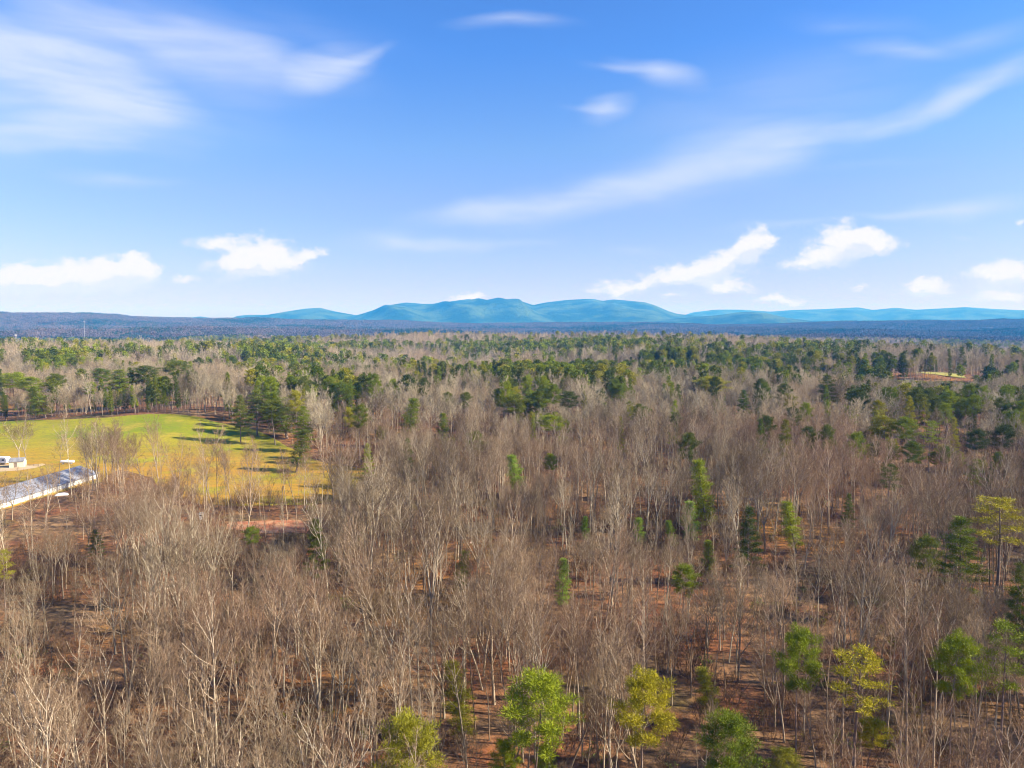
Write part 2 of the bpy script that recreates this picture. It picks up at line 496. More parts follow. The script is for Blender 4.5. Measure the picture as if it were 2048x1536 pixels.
def mountains(name, crest, r0, depth, spur, seed, nspur):
    px = np.array([c[0] for c in crest], float); py = np.array([c[1] for c in crest], float)
    A = np.array([azel(p, 640)[0] for p in px]); E = (641 - py) / F
    n = 420; k = 60
    a = np.linspace(A[0], A[-1], n); el = np.interp(a, A, E)
    ker = np.hanning(9); ker /= ker.sum()
    el = np.convolve(np.pad(el, 4, 'edge'), ker, 'valid')
    t = np.linspace(-1, 1, k)             # -1 front foot ... 0 crest ... 1 back foot
    T, AA = np.meshgrid(t, a); ELV = np.repeat(el[:, None], k, 1)
    RR = r0 + T * depth
    Hc = ELV * r0 + CAM_Z + 60            # crest height above the valley floor (-60)
    prof = np.clip(1 - np.abs(T)**1.15, 0, 1)
    rid = 1 - 1.7 * np.abs(fbm(AA * nspur * .55 + T * .8, T * 1.1 + AA * 2, seed, 2))
    body = prof + spur * rid * (1 - prof) * prof * 2.2 * np.clip(-T * 2.2 - .12, 0, 1)
    Z = -62 + Hc * np.clip(body, 0, 1.0)
    v = np.stack([np.sin(AA) * RR, np.cos(AA) * RR, Z], -1).reshape(-1, 3)
    i = np.arange(n-1)[:, None]; j = np.arange(k-1)[None, :]
    f = np.stack([i*k+j, i*k+j+1, (i+1)*k+j+1, (i+1)*k+j], -1).reshape(-1, 4)
    me = mesh(name, v, f, [M_MOUNT])
    if me.polygons[len(me.polygons)//2].normal.z < 0: me.flip_normals()
    return tag(ob(name, me), kind='structure')


mountains('mountain_range', [(640, 645), (700, 634), (722, 628), (745, 621), (775, 611), (812, 605), (850, 608), (880, 607), (905, 602), (937, 598), (965, 601),
          (1000, 599), (1025, 599), (1045, 603), (1066, 610), (1090, 605), (1130, 600), (1170, 598), (1187, 598), (1205, 602), (1225, 599), (1260, 602),
          (1290, 605), (1310, 611), (1335, 622), (1355, 628), (1400, 632), (1480, 645)], 13500, 3200, .8, 5, 22)
mountains('mountain_range', [(440, 646), (475, 632), (500, 630), (535, 630), (570, 624), (610, 618), (640, 616), (670, 623), (710, 630), (740, 632), (790, 646)], 14500, 2400, .8, 8, 22)
mountains('foothills', [(1180, 648), (1300, 640), (1400, 633), (1440, 630), (1475, 625), (1500, 624), (1530, 626), (1570, 635), (1620, 641), (1700, 642), (1780, 640), (1840, 638), (1930, 641), (2060, 640), (2200, 644), (2300, 648)], 10500, 1300, .6, 15, 18)
mountains('mountain_range', [(1340, 640), (1385, 625), (1430, 620), (1480, 620), (1540, 624), (1590, 621), (1640, 620), (1690, 618), (1715, 617), (1745, 622), (1790, 618),
          (1830, 622), (1880, 620), (1930, 618), (1980, 621), (2040, 624), (2120, 620), (2250, 624), (2400, 622), (2500, 640)], 19500, 3500, .6, 18, 18)
mountains('foothills', [(-300, 640), (0, 640), (300, 640), (372, 637), (400, 633), (430, 637), (520, 639), (560, 645)], 15500, 1500, .5, 25, 18)


# ------------------------------------------------------------------ tree geometry
def norm(d):
    l = math.sqrt(d[0]*d[0]+d[1]*d[1]+d[2]*d[2]) or 1; return (d[0]/l, d[1]/l, d[2]/l)


def perp(d, a):
    """unit vector at right angles to d, turned by a"""
    u = norm((d[1], -d[0], 0)) if abs(d[2]) < .98 else (1., 0., 0.)
    v = (d[1]*u[2]-d[2]*u[1], d[2]*u[0]-d[0]*u[2], d[0]*u[1]-d[1]*u[0])
    c, s = math.cos(a), math.sin(a)
    return (u[0]*c+v[0]*s, u[1]*c+v[1]*s, u[2]*c+v[2]*s)


def tubes(lines, sides):
    """lines: [(pts (n,3), radii (n))] -> verts, quads; grouped by point count"""
    V = []; Fq = []; base_ = 0
    by = {}
    for p, r_ in lines: by.setdefault(len(p), []).append((p, r_))
    for n, L in by.items():
        Pn = np.array([l[0] for l in L], float); Rn = np.array([l[1] for l in L], float)
        D = Pn[:, -1] - Pn[:, 0]; D /= np.linalg.norm(D, axis=1)[:, None] + 1e-9
        ref = np.where(np.abs(D[:, 2:3]) > .9, [[1., 0, 0]], [[0, 0, 1.]])
        U = np.cross(D, ref); U /= np.linalg.norm(U, axis=1)[:, None]; W = np.cross(D, U)
        an = np.arange(sides) * 2 * PI / sides
        ring = U[:, None, None]*np.cos(an)[None, None, :, None] + W[:, None, None]*np.sin(an)[None, None, :, None]
        v = Pn[:, :, None] + ring * Rn[:, :, None, None]
        V.append(v.reshape(-1, 3))
        b = base_ + np.arange(len(L))[:, None, None]*n*sides + np.arange(n-1)[None, :, None]*sides
        k = np.arange(sides)[None, None, :]; k2 = (k+1) % sides
        Fq.append(np.stack([b+k, b+k2, b+sides+k2, b+sides+k], -1).reshape(-1, 4))
        base_ += v.size // 3
    if not V: return np.zeros((0, 3)), np.zeros((0, 4), int)
    return np.vstack(V), np.vstack(Fq)


class Bare:
    """leafless broadleaf tree"""
    def __init__(s, seed, H, style, lod, spread=1.0):
        s.r = random.Random(seed); s.H = H; s.lod = lod; s.spread = spread
        s.out = {0: [], 1: [], 2: [], 3: [], 4: []}
        s.maxlev = {0: 4, 1: 3, 2: 2}[lod]
        tr = H * .0082 * s.r.uniform(.85, 1.15)
        if style == 'tall':
            s.trunk((0, 0, -.3), (s.r.uniform(-.04, .04), s.r.uniform(-.04, .04), 1), H, tr, .50, 15, 1.)
        elif style == 'slim':
            s.trunk((0, 0, -.3), (s.r.uniform(-.03, .03), s.r.uniform(-.03, .03), 1), H, tr*.8, .60, 12, .72)
        elif style == 'fork':
            L0 = H * s.r.uniform(.34, .5); p, d = s.trunk((0, 0, -.3), (s.r.uniform(-.08, .08), s.r.uniform(-.08, .08), 1), L0, tr*1.1, .7, 2, .8, 1)
            k = s.r.choice((2, 2, 3)); a0 = s.r.uniform(0, 6.3)
            for i in range(k):
                u = perp(d, a0 + i*2*PI/k + s.r.uniform(-.4, .4)); a = s.r.uniform(.09, .25)
                s.trunk(p, norm(tuple(d[q]+u[q]*a for q in range(3))), (H-L0)*s.r.uniform(.88, 1.03), tr*.72, .25, 10, 1.05)
        elif style == 'broad':
            L0 = H * s.r.uniform(.25, .36); p, d = s.trunk((0, 0, -.3), (s.r.uniform(-.06, .06), s.r.uniform(-.06, .06), 1), L0, tr*1.3, .8, 1, .8, 1)
            k = s.r.choice((4, 5)); a0 = s.r.uniform(0, 6.3)
            for i in range(k):
                u = perp(d, a0 + i*2*PI/k + s.r.uniform(-.3, .3)); a = s.r.uniform(.2, .62)
                s.trunk(p, norm(tuple(d[q]+u[q]*a for q in range(3))), (H-L0)*s.r.uniform(.85, 1.08), tr*.6, .25, 9, 1.0)
        elif style == 'clump':
            k = 4
            for i in range(k):
                a = s.r.uniform(0, 6.3); q = s.r.uniform(.3, .8)
                s.trunk((math.cos(a)*q, math.sin(a)*q, -.3), norm((math.cos(a)*.15, math.sin(a)*.15, 1)), H*s.r.uniform(.7, 1), tr*.55, .4, 9, .8)

    def walk(s, p, d, L, r0, r1, n, jit, trop):
        pts = [p]; rad = [r0]; dirs = [d]; st_ = L / n; U = s.r.uniform
        for i in range(n):
            d = norm((d[0]+U(-jit, jit), d[1]+U(-jit, jit), d[2]+U(-jit, jit)+trop))
            p = (p[0]+d[0]*st_, p[1]+d[1]*st_, p[2]+d[2]*st_)
            t = (i+1)/n
            pts.append(p); rad.append(r0 + (r1-r0)*t**.85); dirs.append(d)
        return pts, rad, dirs

    def at(s, pts, rad, dirs, t):
        n = len(pts)-1; f = min(t*n, n-1e-6); i = int(f); u = f-i
        a, b = pts[i], pts[i+1]
        return tuple(a[q]+(b[q]-a[q])*u for q in range(3)), rad[i]+(rad[i+1]-rad[i])*u, dirs[i+1]

    def trunk(s, p, d, L, r0, t0, nc, wide, keep=0):
        U = s.r.uniform
        pts, rad, dirs = s.walk(p, norm(d), L, r0, r0*(.7 if keep else .12), 9 if s.lod < 2 else 4, .05, .02)
        s.out[0].append((pts, rad))
        nc = int(nc * (1 if s.lod < 2 else .8)); a = U(0, 6.3)
        for k in range(nc):
            t = t0 + (1-t0)*(k+U(.1, .9))/nc; a += 2.4 + U(-.5, .5)
            q, r_, dd = s.at(pts, rad, dirs, t); u = perp(dd, a)
            f = (t-t0)/(1-t0); ang = (.92 - .38*f) * U(.75, 1.2)
            ll = s.H * .255 * wide * s.r.choice((.85, 1., 1.12)) * s.spread * (1.08-.66*f) * U(.7, 1.15)
            s.limb(q, norm(tuple(dd[i]*math.cos(ang)+u[i]*math.sin(ang) for i in range(3))), ll, max(r_*.50, .026), 1)
        return pts[-1], dirs[-1]

    def limb(s, p, d, L, r0, lev):
        U = s.r.uniform
        n = {1: 5, 2: 3, 3: 2, 4: 2}[lev] if s.lod < 2 else {1: 2, 2: 1}[lev]
        rmin = {0: (.028, .018, .012, .0085), 1: (.035, .028, .024, .02), 2: (.07, .085, .1, .1)}[s.lod][lev-1]
        r0 = max(r0, rmin*1.35)
        pts, rad, dirs = s.walk(p, d, L, r0, rmin if lev < s.maxlev else rmin*.5, n, (.16, .2, .26, .3)[lev-1], (.16, .10, .07, .04)[lev-1])
        s.out[lev].append((pts, rad))
        if lev >= s.maxlev: return
        nc = {0: (6, 4, 2), 1: (6, 4, 0), 2: (4, 0, 0)}[s.lod][lev-1]
        t0 = .22; a = U(0, 6.3)
        for k in range(nc):
            t = t0 + (1-t0)*(k+U(.2, 1.))/nc; a += 2.4+U(-.6, .6)
            q, r_, dd = s.at(pts, rad, dirs, min(t, .999)); u = perp(dd, a); ang = U(.45, .85)
            ll = L * (.56, .55, .55)[lev-1] * (1.12-.5*t) * U(.7, 1.2)
            s.limb(q, norm(tuple(dd[i]*math.cos(ang)+u[i]*math.sin(ang) for i in range(3))), ll, r_*.6, lev+1)

    def parts(s):
        sd = (7, 5, 3, 3, 3) if s.lod == 0 else (5, 3, 3, 3, 3) if s.lod == 1 else (3, 3, 3, 3, 3)
        a = [tubes(s.out[k], sd[k]) for k in (0, 1)]; b = [tubes(s.out[k], sd[k]) for k in (2, 3, 4)]
        return join(a), join(b)


def join(L):
    V = []; Fq = []; n = 0
    for v, f in L:
        if len(v) == 0: continue
        V.append(v); Fq.append(f + n); n += len(v)
    if not V: return np.zeros((0, 3)), np.zeros((0, 4), int)
    return np.vstack(V), np.vstack(Fq)


def blades(rg, C, Rad, m, L, W, up=.45, flat=.6, out=None):
    """needle sprays: m leaf-sized quads round each centre in C"""
    C = np.asarray(C); n = len(C)
    d = rg.normal(size=(n, m, 3)); d /= np.linalg.norm(d, axis=2)[..., None]
    rr = rg.random((n, m, 1))**.45
    p = C[:, None] + d * rr * np.asarray(Rad)[:, None, None] * np.array([1, 1, flat])
    dr = d + rg.normal(size=d.shape)*.6; dr[..., 2] += up
    dr /= np.linalg.norm(dr, axis=2)[..., None]
    s = np.cross(dr, rg.normal(size=d.shape)); s /= np.linalg.norm(s, axis=2)[..., None] + 1e-9
    l = L * rg.uniform(.6, 1.3, (n, m, 1)); w_ = W * rg.uniform(.6, 1.3, (n, m, 1))
    a = p - s*w_*.5; b = p + s*w_*.5; c = p + dr*l + s*w_*.22; e = p + dr*l - s*w_*.22
    V = np.stack([a, b, c, e], 2).reshape(-1, 3)
    return V, np.arange(len(V)).reshape(-1, 4)


class Pine:
    """evergreen: round = old pine with a cloudy crown on a bare pole, cone = layered white pine, column = narrow cedar"""
    def __init__(s, seed, H, style, lod, W):
        rr = random.Random(seed); s.rg = np.random.default_rng(seed); U = rr.uniform
        b = Bare.__new__(Bare); b.r = rr; b.lod = 0
        tr = H*.009
        pts, rad, dirs = b.walk((0, 0, -.3), norm((U(-.03, .03), U(-.03, .03), 1)), H*.97, tr, tr*.15, 8, .035 if style != 'round' else .06, .02)
        lines0 = [(pts, rad)]; lines1 = []
        C = []; RD = []
        t0, nl = {'round': (U(.60, .66), 31), 'cone': (.26, 44), 'column': (.12, 40), 'thin': (.6, 22)}[style]
        a = U(0, 6.3)
        for k in range(nl):
            f = (k+U(0, .8))/nl; t = t0+(1-t0)*f; a += 2.4+U(-.4, .4)
            q, r_, dd = b.at(pts, rad, dirs, min(t, .995)); u = perp(dd, a)
            if style in ('round', 'thin'):
                prof = (max(0., math.sin(PI*min(1, (f*.86+.12)))))**.6; rise = -.05+.75*f
                fl = .46; cr = .078*W+.26
            elif style == 'cone':
                prof = (1.06-f)**.75; rise = .10+.5*f; fl = .38; cr = .07*W+.28
            else:
                prof = (math.sin(PI*min(1, f*.80+.2)))**.55; rise = .5+.6*f; fl = .9; cr = .10*W+.25
            L = W*.5*prof*U(.62, 1.08)
            d = norm((u[0], u[1], u[2]+rise))
            p2, r2, d2 = b.walk(q, d, max(L, .3), max(r_*.4, .02), .012, 4, .12, .06 if style == 'round' else .03)
            lines1.append((p2, r2))
            nk = max(1, int(round(1+L*1.25)))
            for i in range(nk):
                tt = 1 - (i/nk)*.62 if style != 'column' else 1-(i/nk)*.8
                c = b.at(p2, r2, d2, min(tt, .999))[0]
                C.append((c[0]+U(-.35, .35)*cr, c[1]+U(-.35, .35)*cr, c[2]+U(-.1, .3)*cr)); RD.append(cr*U(.7, 1.15))
        tp = pts[-1]
        for k in range(4 if style != 'cone' else 2):
            C.append((tp[0]+U(-.4, .4), tp[1]+U(-.4, .4), tp[2]-U(0, 1.))); RD.append(.6)
        m, L_, W_ = {0: (84, .38, .062), 1: (16, .62, .22), 2: (5, 1.25, .62)}[lod]
        if lod == 2:
            idx = range(0, len(C), 2); C = [C[i] for i in idx]; RD = [RD[i]*1.3 for i in idx]
        if style == 'thin': m = int(m*.55)
        s.crown = blades(s.rg, C, RD, m, L_, W_, flat=fl)
        s.trunk = join([tubes(lines0, 7 if lod == 0 else 4), tubes(lines1, 4 if lod == 0 else 3)]) if lod < 2 else tubes([lines0[0]], 3)


def pair_mesh(name, tv, cv, mt, mc):
    v, f = join([tv, cv]); mi = np.concatenate([np.zeros(len(tv[1])), np.ones(len(cv[1]))])
    return mesh(name, v, f, [mt, mc], mi)


STY = ['tall', 'slim', 'fork', 'broad', 'tall', 'fork', 'slim', 'tall', 'fork', 'broad']
BARE0 = []
for i, s_ in enumerate(STY):
    b_ = Bare(100+i, 22, s_, 0); t_, c_ = b_.parts()
    BARE0.append((mesh('bare_trunk', *t_, [M_BARK]), mesh('bare_crown', *c_, [M_TWIG]), s_))
PST = ['round', 'round', 'cone', 'column', 'thin', 'cone']
PW = {'round': 9.0, 'cone': 7.5, 'column': 4.2, 'thin': 5.5}
PINE0 = []
for i, s_ in enumerate(PST):
    p_ = Pine(300+i, 22, s_, 0, PW[s_])
    PINE0.append((mesh('pine_trunk', *p_.trunk, [M_PBARK]), mesh('pine_crown', *p_.crown, [M_GREEN]), s_))


# ------------------------------------------------------------------ scatter machinery
def source_collection(name, meshes):
    c = bpy.data.collections.new(name)
    for i, me in enumerate(meshes):
        c.objects.link(bpy.data.objects.new('%s_%02d' % (name, i), me))
    return c


def scatter(name, pts, rot, scl, idx, coll, mats_):
    me = bpy.data.meshes.new(name); n = len(pts)
    me.vertices.add(n); me.vertices.foreach_set('co', np.asarray(pts, np.float32).ravel())
    for nm, ty, key, arr in (('rot', 'FLOAT_VECTOR', 'vector', rot), ('scl', 'FLOAT_VECTOR', 'vector', scl), ('idx', 'INT', 'value', idx)):
        a = me.attributes.new(nm, ty, 'POINT'); a.data.foreach_set(key, np.asarray(arr, np.int32 if ty == 'INT' else np.float32).ravel())
    for m_ in mats_: me.materials.append(m_)
    o = ob(name, me)
    t = bpy.data.node_groups.new(name, 'GeometryNodeTree')
    t.interface.new_socket('Geometry', in_out='INPUT', socket_type='NodeSocketGeometry')
    t.interface.new_socket('Geometry', in_out='OUTPUT', socket_type='NodeSocketGeometry')
    N = t.nodes.new; L = t.links.new
    gi = N('NodeGroupInput'); go = N('NodeGroupOutput'); ip = N('GeometryNodeInstanceOnPoints')
    ci = N('GeometryNodeCollectionInfo'); ci.inputs['Collection'].default_value = coll
    ci.inputs['Separate Children'].default_value = True; ci.inputs['Reset Children'].default_value = True
    def att(nm, ty):
        a = N('GeometryNodeInputNamedAttribute'); a.data_type = ty; a.inputs['Name'].default_value = nm
        return next(s for s in a.outputs if s.enabled and s.name == 'Attribute')
    L(gi.outputs[0], ip.inputs['Points']); L(ci.outputs[0], ip.inputs['Instance'])
    ip.inputs['Pick Instance'].default_value = True
    L(att('idx', 'INT'), ip.inputs['Instance Index'])
    er = N('FunctionNodeEulerToRotation'); L(att('rot', 'FLOAT_VECTOR'), er.inputs[0]); L(er.outputs[0], ip.inputs['Rotation'])
    L(att('scl', 'FLOAT_VECTOR'), ip.inputs['Scale'])
    L(ip.outputs[0], go.inputs[0])
    md = o.modifiers.new('scatter', 'NODES'); md.node_group = t
    return o


RG = np.random.default_rng(7)


def jitter_grid(step, rmin, rmax, pad=45):
    W_ = rmax * math.tan(R(37)) + pad
    gx, gy = np.meshgrid(np.arange(-W_, W_, step), np.arange(20, rmax, step))
    gx = gx + (np.arange(gx.shape[0]) % 2)[:, None]*step*.5
    x = (gx + RG.uniform(-.45, .45, gx.shape)*step).ravel(); y = (gy + RG.uniform(-.45, .45, gx.shape)*step).ravel()
    r = np.hypot(x, y)
    k = (r >= rmin) & (r < rmax) & (np.abs(x) < y*math.tan(R(35.6)) + pad)
    return x[k], y[k]


def to_pix(x, y, z):
    c, s = math.cos(PITCH), math.sin(PITCH)
    dz = z - CAM_Z; f = y*c - dz*s; u = y*s + dz*c
    return 1024 + F*x/f, 768 - F*u/f


def near_poly(x, y, poly, margin):
    P_ = np.array(poly); out = np.zeros(len(x), bool)
    c = np.zeros(len(x), bool); j = len(P_)-1; dm = np.full(len(x), 1e9)
    for i in range(len(P_)):
        (xi, yi), (xj, yj) = P_[i], P_[j]
        cr = ((yi > y) != (yj > y)) & (x < (xj-xi)*(y-yi)/((yj-yi) or 1e-9)+xi); c ^= cr
        L2 = (xj-xi)**2+(yj-yi)**2 or 1e-9; t = np.clip(((x-xi)*(xj-xi)+(y-yi)*(yj-yi))/L2, 0, 1)
        dm = np.minimum(dm, np.hypot(x-xi-t*(xj-xi), y-yi-t*(yj-yi))); j = i
    return c | (dm < margin)


# the long house: corners on the ground taken from the photograph
HB = hit(196, 959); HA0 = hit(0, 1021)
hd = np.array(HA0) - np.array(HB); hl = np.hypot(*hd); hd /= hl
hn = np.array([hd[1], -hd[0]]);  hn = hn if hn[1] > 0 else -hn      # away from the camera
HLEN = hl + 40; HW = 15.0
HPOLY = [tuple(HB), tuple(np.array(HB)+hd*HLEN), tuple(np.array(HB)+hd*HLEN+hn*HW), tuple(np.array(HB)+hn*HW)]
YARDALL = poly_world([(-160, 905), (0, 905), (60, 918), (160, 922), (215, 935), (200, 968), (60, 1012), (0, 1030), (-160, 1075)])

# pine share by place: ellipses in the photo's ground plan (cx, cy of the crowns, rx, ry, share)
PZ = [(140, 722, 75, 14, .95), (30, 780, 60, 22, .5), (115, 790, 18, 30, .6), (240, 765, 45, 30, .75), (310, 760, 40, 28, .8), (350, 745, 30, 20, .7),
      (60, 690, 60, 12, .35), (430, 678, 70, 8, .45), (560, 712, 90, 26, .62), (500, 730, 50, 22, .4), (640, 735, 70, 26, .35), (520, 810, 50, 30, .35),
      (690, 790, 38, 30, .7), (600, 800, 30, 30, .3), (760, 700, 110, 18, .45), (900, 700, 130, 20, .55), (860, 735, 90, 20, .35), (1060, 700, 120, 16, .45),
      (1110, 745, 130, 28, .75), (1000, 745, 80, 22, .4), (1230, 770, 40, 16, .6), (1240, 700, 130, 16, .4), (1060, 805, 80, 22, .45), (1340, 725, 90, 26, .5),
      (1400, 700, 120, 18, .45), (1420, 775, 40, 26, .45), (1500, 730, 110, 24, .5), (1600, 705, 140, 20, .5), (1590, 750, 70, 18, .4), (1680, 780, 90, 26, .3),
      (1750, 740, 70, 24, .65), (1800, 765, 110, 18, .75), (1900, 800, 140, 22, .65), (1980, 750, 90, 30, .6), (1950, 700, 110, 18, .45), (2030, 830, 40, 28, .7),
      (1790, 850, 60, 24, .4), (1860, 870, 70, 20, .3), (1960, 875, 60, 20, .35), (1500, 800, 60, 26, .3), (250, 700, 160, 20, .18)]


def pine_share(px, py):
    s = np.full(px.shape, .045)
    s = np.where(py > 900, .0, s); s = np.where(py < 722, .035, s)
    for cx, cy, rx, ry, a in PZ:
        s = np.maximum(s, a * ((.6 if cy < 722 else .68) if cx < 900 else (.65 if cy < 722 else .95)) * np.exp(-(((px-cx)/rx)**2 + ((py-cy)/ry)**2)**1.5))
    return s


# ------------------------------------------------------------------ hand-placed evergreens
# (crown centre x, crown top y, crown width px, variant, total height m, colour, label)
EV = [
 (1065, 1345, 150, 0, 22, 'G', 'big bright green pine with round cloudy crown, largest at the bottom edge'),
 (1290, 1360, 118, 1, 21, 'Y', 'golden olive round pine just right of the biggest bright green pine'),
 (825, 1443, 130, 1, 20, 'O', 'olive yellow pine cut off by the bottom edge left of the biggest green pine'),
 (1455, 1425, 112, 0, 19, 'G', 'green pine with dark inner branches at the bottom edge right of the golden pine'),
 (1600, 1268, 84, 1, 21, 'G', 'green pine leaning right, left of the sparse yellow pine at lower right'),
 (1718, 1292, 100, 4, 20, 'Y', 'sparse yellow pine with open crown at lower right'),
 (1912, 1278, 80, 1, 21, 'G', 'green pine on tall pole second from the right edge low down'),
 (2016, 1248, 80, 4, 23, 'G', 'tall thin green pine at the lower right edge'),
 (1926, 1034, 88, 2, 20, 'G', 'dense green pine below and left of the golden topped pine near right edge'),
 (2004, 994, 92, 4, 24, 'Y', 'tall flat topped golden pine by the right edge at mid height'),
 (1500, 1014, 62, 2, 19, 'D', 'dark blue green conical pine standing alone right of centre'),
 (1386, 998, 40, 3, 13, 'L', 'narrow lime yellow cedar left of the dark conical pine'),
 (1418, 918, 50, 3, 22, 'G', 'tall narrow deep green pine above the lime yellow cedar'),
 (1596, 1003, 42, 3, 14, 'G', 'small green cedar right of the dark conical pine'),
 (1365, 1130, 58, 0, 15, 'G', 'small round green pine below the lime yellow cedar'),
 (1850, 1078, 55, 1, 18, 'D', 'thin dark green pine left of the dense green pine near right edge'),
 (1124, 1122, 34, 3, 11, 'L', 'slender light green vine covered sapling left of centre right slope'),
 (632, 1038, 52, 2, 17, 'D', 'dark green pine below the pasture beside a tall bare tree'),
 (506, 1058, 36, 0, 10, 'G', 'little green pine by the red clay strip'),
 (1040, 908, 42, 3, 16, 'L', 'bright green short pine alone in the centre of the wood'),
 (1103, 910, 30, 1, 15, 'G', 'small green pine just right of the bright short pine in centre'),
 (736, 888, 34, 2, 17, 'G', 'green pine at the right corner of the pasture'),
 (810, 798, 42, 3, 24, 'G', 'tall dense column shaped evergreen right of the pasture'),
 (884, 828, 28, 3, 17, 'G', 'narrow green pine right of the tall column shaped evergreen'),
 (692, 768, 70, 0, 24, 'G', 'broad bright green pine in the wood above the pasture corner'),
 (572, 784, 58, 3, 24, 'G', 'tall green pine on the edge of wood right of the pasture'),
 (512, 770, 60, 2, 24, 'D', 'dark pointed pine on the wood edge behind the pasture'),
 (1030, 792, 62, 0, 23, 'D', 'dark round pine, leftmost of the cluster above centre'),
 (1078, 784, 56, 1, 23, 'G', 'tall round pine in the middle of the cluster above centre'),
 (1136, 784, 48, 0, 22, 'D', 'dark round pine at right end of the cluster above centre'),
 (1106, 832, 62, 1, 18, 'G', 'low spreading green pine in front of the cluster above centre'),
 (1428, 754, 66, 0, 25, 'O', 'tall broad olive pine on the skyline of the slope right of centre'),
 (1488, 780, 36, 2, 23, 'G', 'narrow green pine right of the tall broad olive pine'),
 (1656, 750, 52, 2, 28, 'D', 'tall layered white pine standing above the right wood'),
 (1236, 770, 44, 0, 22, 'G', 'rounded green pine at the right end of the centre stand'),
 (1772, 835, 52, 1, 22, 'O', 'olive green round pine in a row of three at right'),
 (1822, 838, 44, 0, 22, 'G', 'middle round pine in a row of three at right'),
 (1862, 842, 36, 4, 22, 'G', 'thin last pine in a row of three at right'),
 (1836, 886, 42, 0, 19, 'G', 'small round topped green pine below the row of three'),
 (1952, 862, 42, 1, 20, 'D', 'dark green pine left of its round twin near the right edge'),
 (2004, 854, 44, 0, 21, 'D', 'dark round pine nearest the right edge above the bare wood'),
 (1780, 928, 38, 4, 19, 'D', 'thin crowned dark pine deep in the right hand wood'),
 (1952, 918, 30, 4, 20, 'D', 'slim dark pine high on a pole under the round twins'),
 (1698, 988, 30, 2, 13, 'D', 'little dark cedar among bare trunks right of centre'),
 (1348, 1040, 24, 3, 8, 'L', 'tiny lime green sapling left of the lime yellow cedar'),
 (1280, 1032, 26, 3, 9, 'L', 'tiny bright green sapling second left of the lime yellow cedar'),
 (1416, 1085, 30, 3, 10, 'G', 'short green sapling below the lime yellow cedar'),
 (930, 1330, 60, 3, 12, 'O', 'sparse olive understorey tree left above the biggest green pine'),
 (1430, 1340, 46, 3, 9, 'O', 'pale olive understorey sapling between golden and leaning pines'),
 (4, 1100, 30, 4, 15, 'O', 'yellow green pine cut off by the left edge'),
 (1012, 1490, 60, 1, 14, 'G', 'low bright green pine crown at the bottom left of biggest pine trunk'),
 (1092, 1492, 44, 1, 13, 'G', 'low bright green pine crown at the bottom right of biggest pine trunk'),
 (205, 738, 40, 1, 25, 'G', 'rounded green pine on the far edge of the pasture'),
 (236, 742, 62, 2, 27, 'G', 'broad layered pine on the far edge of the pasture'),
 (304, 736, 58, 0, 28, 'D', 'big dark round pine at the crest of the pasture'),
 (352, 724, 56, 1, 29, 'D', 'tallest dark pine behind the crest of the pasture'),
 (114, 750, 36, 1, 26, 'D', 'slender dark pine on the far edge of the pasture left side'),
 (28, 748, 56, 0, 25, 'G', 'green round pine at far left behind the pasture'),
 (62, 756, 48, 1, 24, 'G', 'green pine beside the far left round pine'),
 (88, 775, 34, 3, 20, 'G', 'narrow light green pine on the pasture edge at left'),
 (1735, 1440, 56, 0, 9, 'Y', 'low bright yellow bush crown under the sparse yellow pine'),
 (1568, 1500, 60, 1, 8, 'O', 'low olive bush at bottom edge right of the green pine'),
 (1172, 1030, 20, 3, 8, 'L', 'tiny yellow green sapling in the centre of the bare wood'),
 (915, 1100, 34, 3, 11, 'D', 'dull green cedar in the bare wood left of centre'),
 (2040, 1125, 50, 2, 20, 'G', 'green pine cut by the right edge under the golden pine'),
 (548, 802, 52, 0, 22, 'D', 'dark round pine crowding the right edge of the pasture'),
 (606, 812, 46, 2, 22, 'G', 'layered green pine behind the right edge of the pasture'),
 (478, 782, 44, 2, 24, 'D', 'dark layered pine casting its shadow over the pasture'),
 (590, 862, 44, 3, 17, 'D', 'short dark evergreen at the right rim of the pasture'),
 (190, 1060, 36, 2, 9, 'D', 'dark small cedar in the left bare wood below long house'),
]
CM = {'G': M_GREEN, 'Y': M_YEL, 'O': M_OLIVE, 'D': M_DARK, 'L': M_LIME}
ev_xy = []


def pine_tree(x, y, sx, sz, rz, var, mcol, label, group=None):
    root = ob('pine_tree', None, None, (x, y, H1(x, y)), rz)
    root.empty_display_size = 1; root.scale = (sx, sx, sz)
    tag(root, label, 'evergreen tree', group)
    ob('trunk', PINE0[var][0], root)
    c = ob('crown', PINE0[var][1], root)
    c.material_slots[0].link = 'OBJECT'; c.material_slots[0].material = mcol
    return root


n_pine = 0
rr_ = random.Random(4)
for (px, yt, wpx, var, Ht, cc, lab) in EV:
    x, y = pol(px, yt, z=Ht*.97)
    z = H1(x, y); x, y = pol(px, yt, z=Ht*.97 + z)
    dist = math.sqrt(x*x + y*y + (CAM_Z-Ht)**2)
    wid = wpx * dist / F
    pine_tree(x, y, wid / (PW[PST[var]]*.94), Ht/22, rr_.uniform(0, 6.3), var, CM[cc], lab, 'evergreens standing out in the bare wood')
    ev_xy.append((x, y, wid)); n_pine += 1

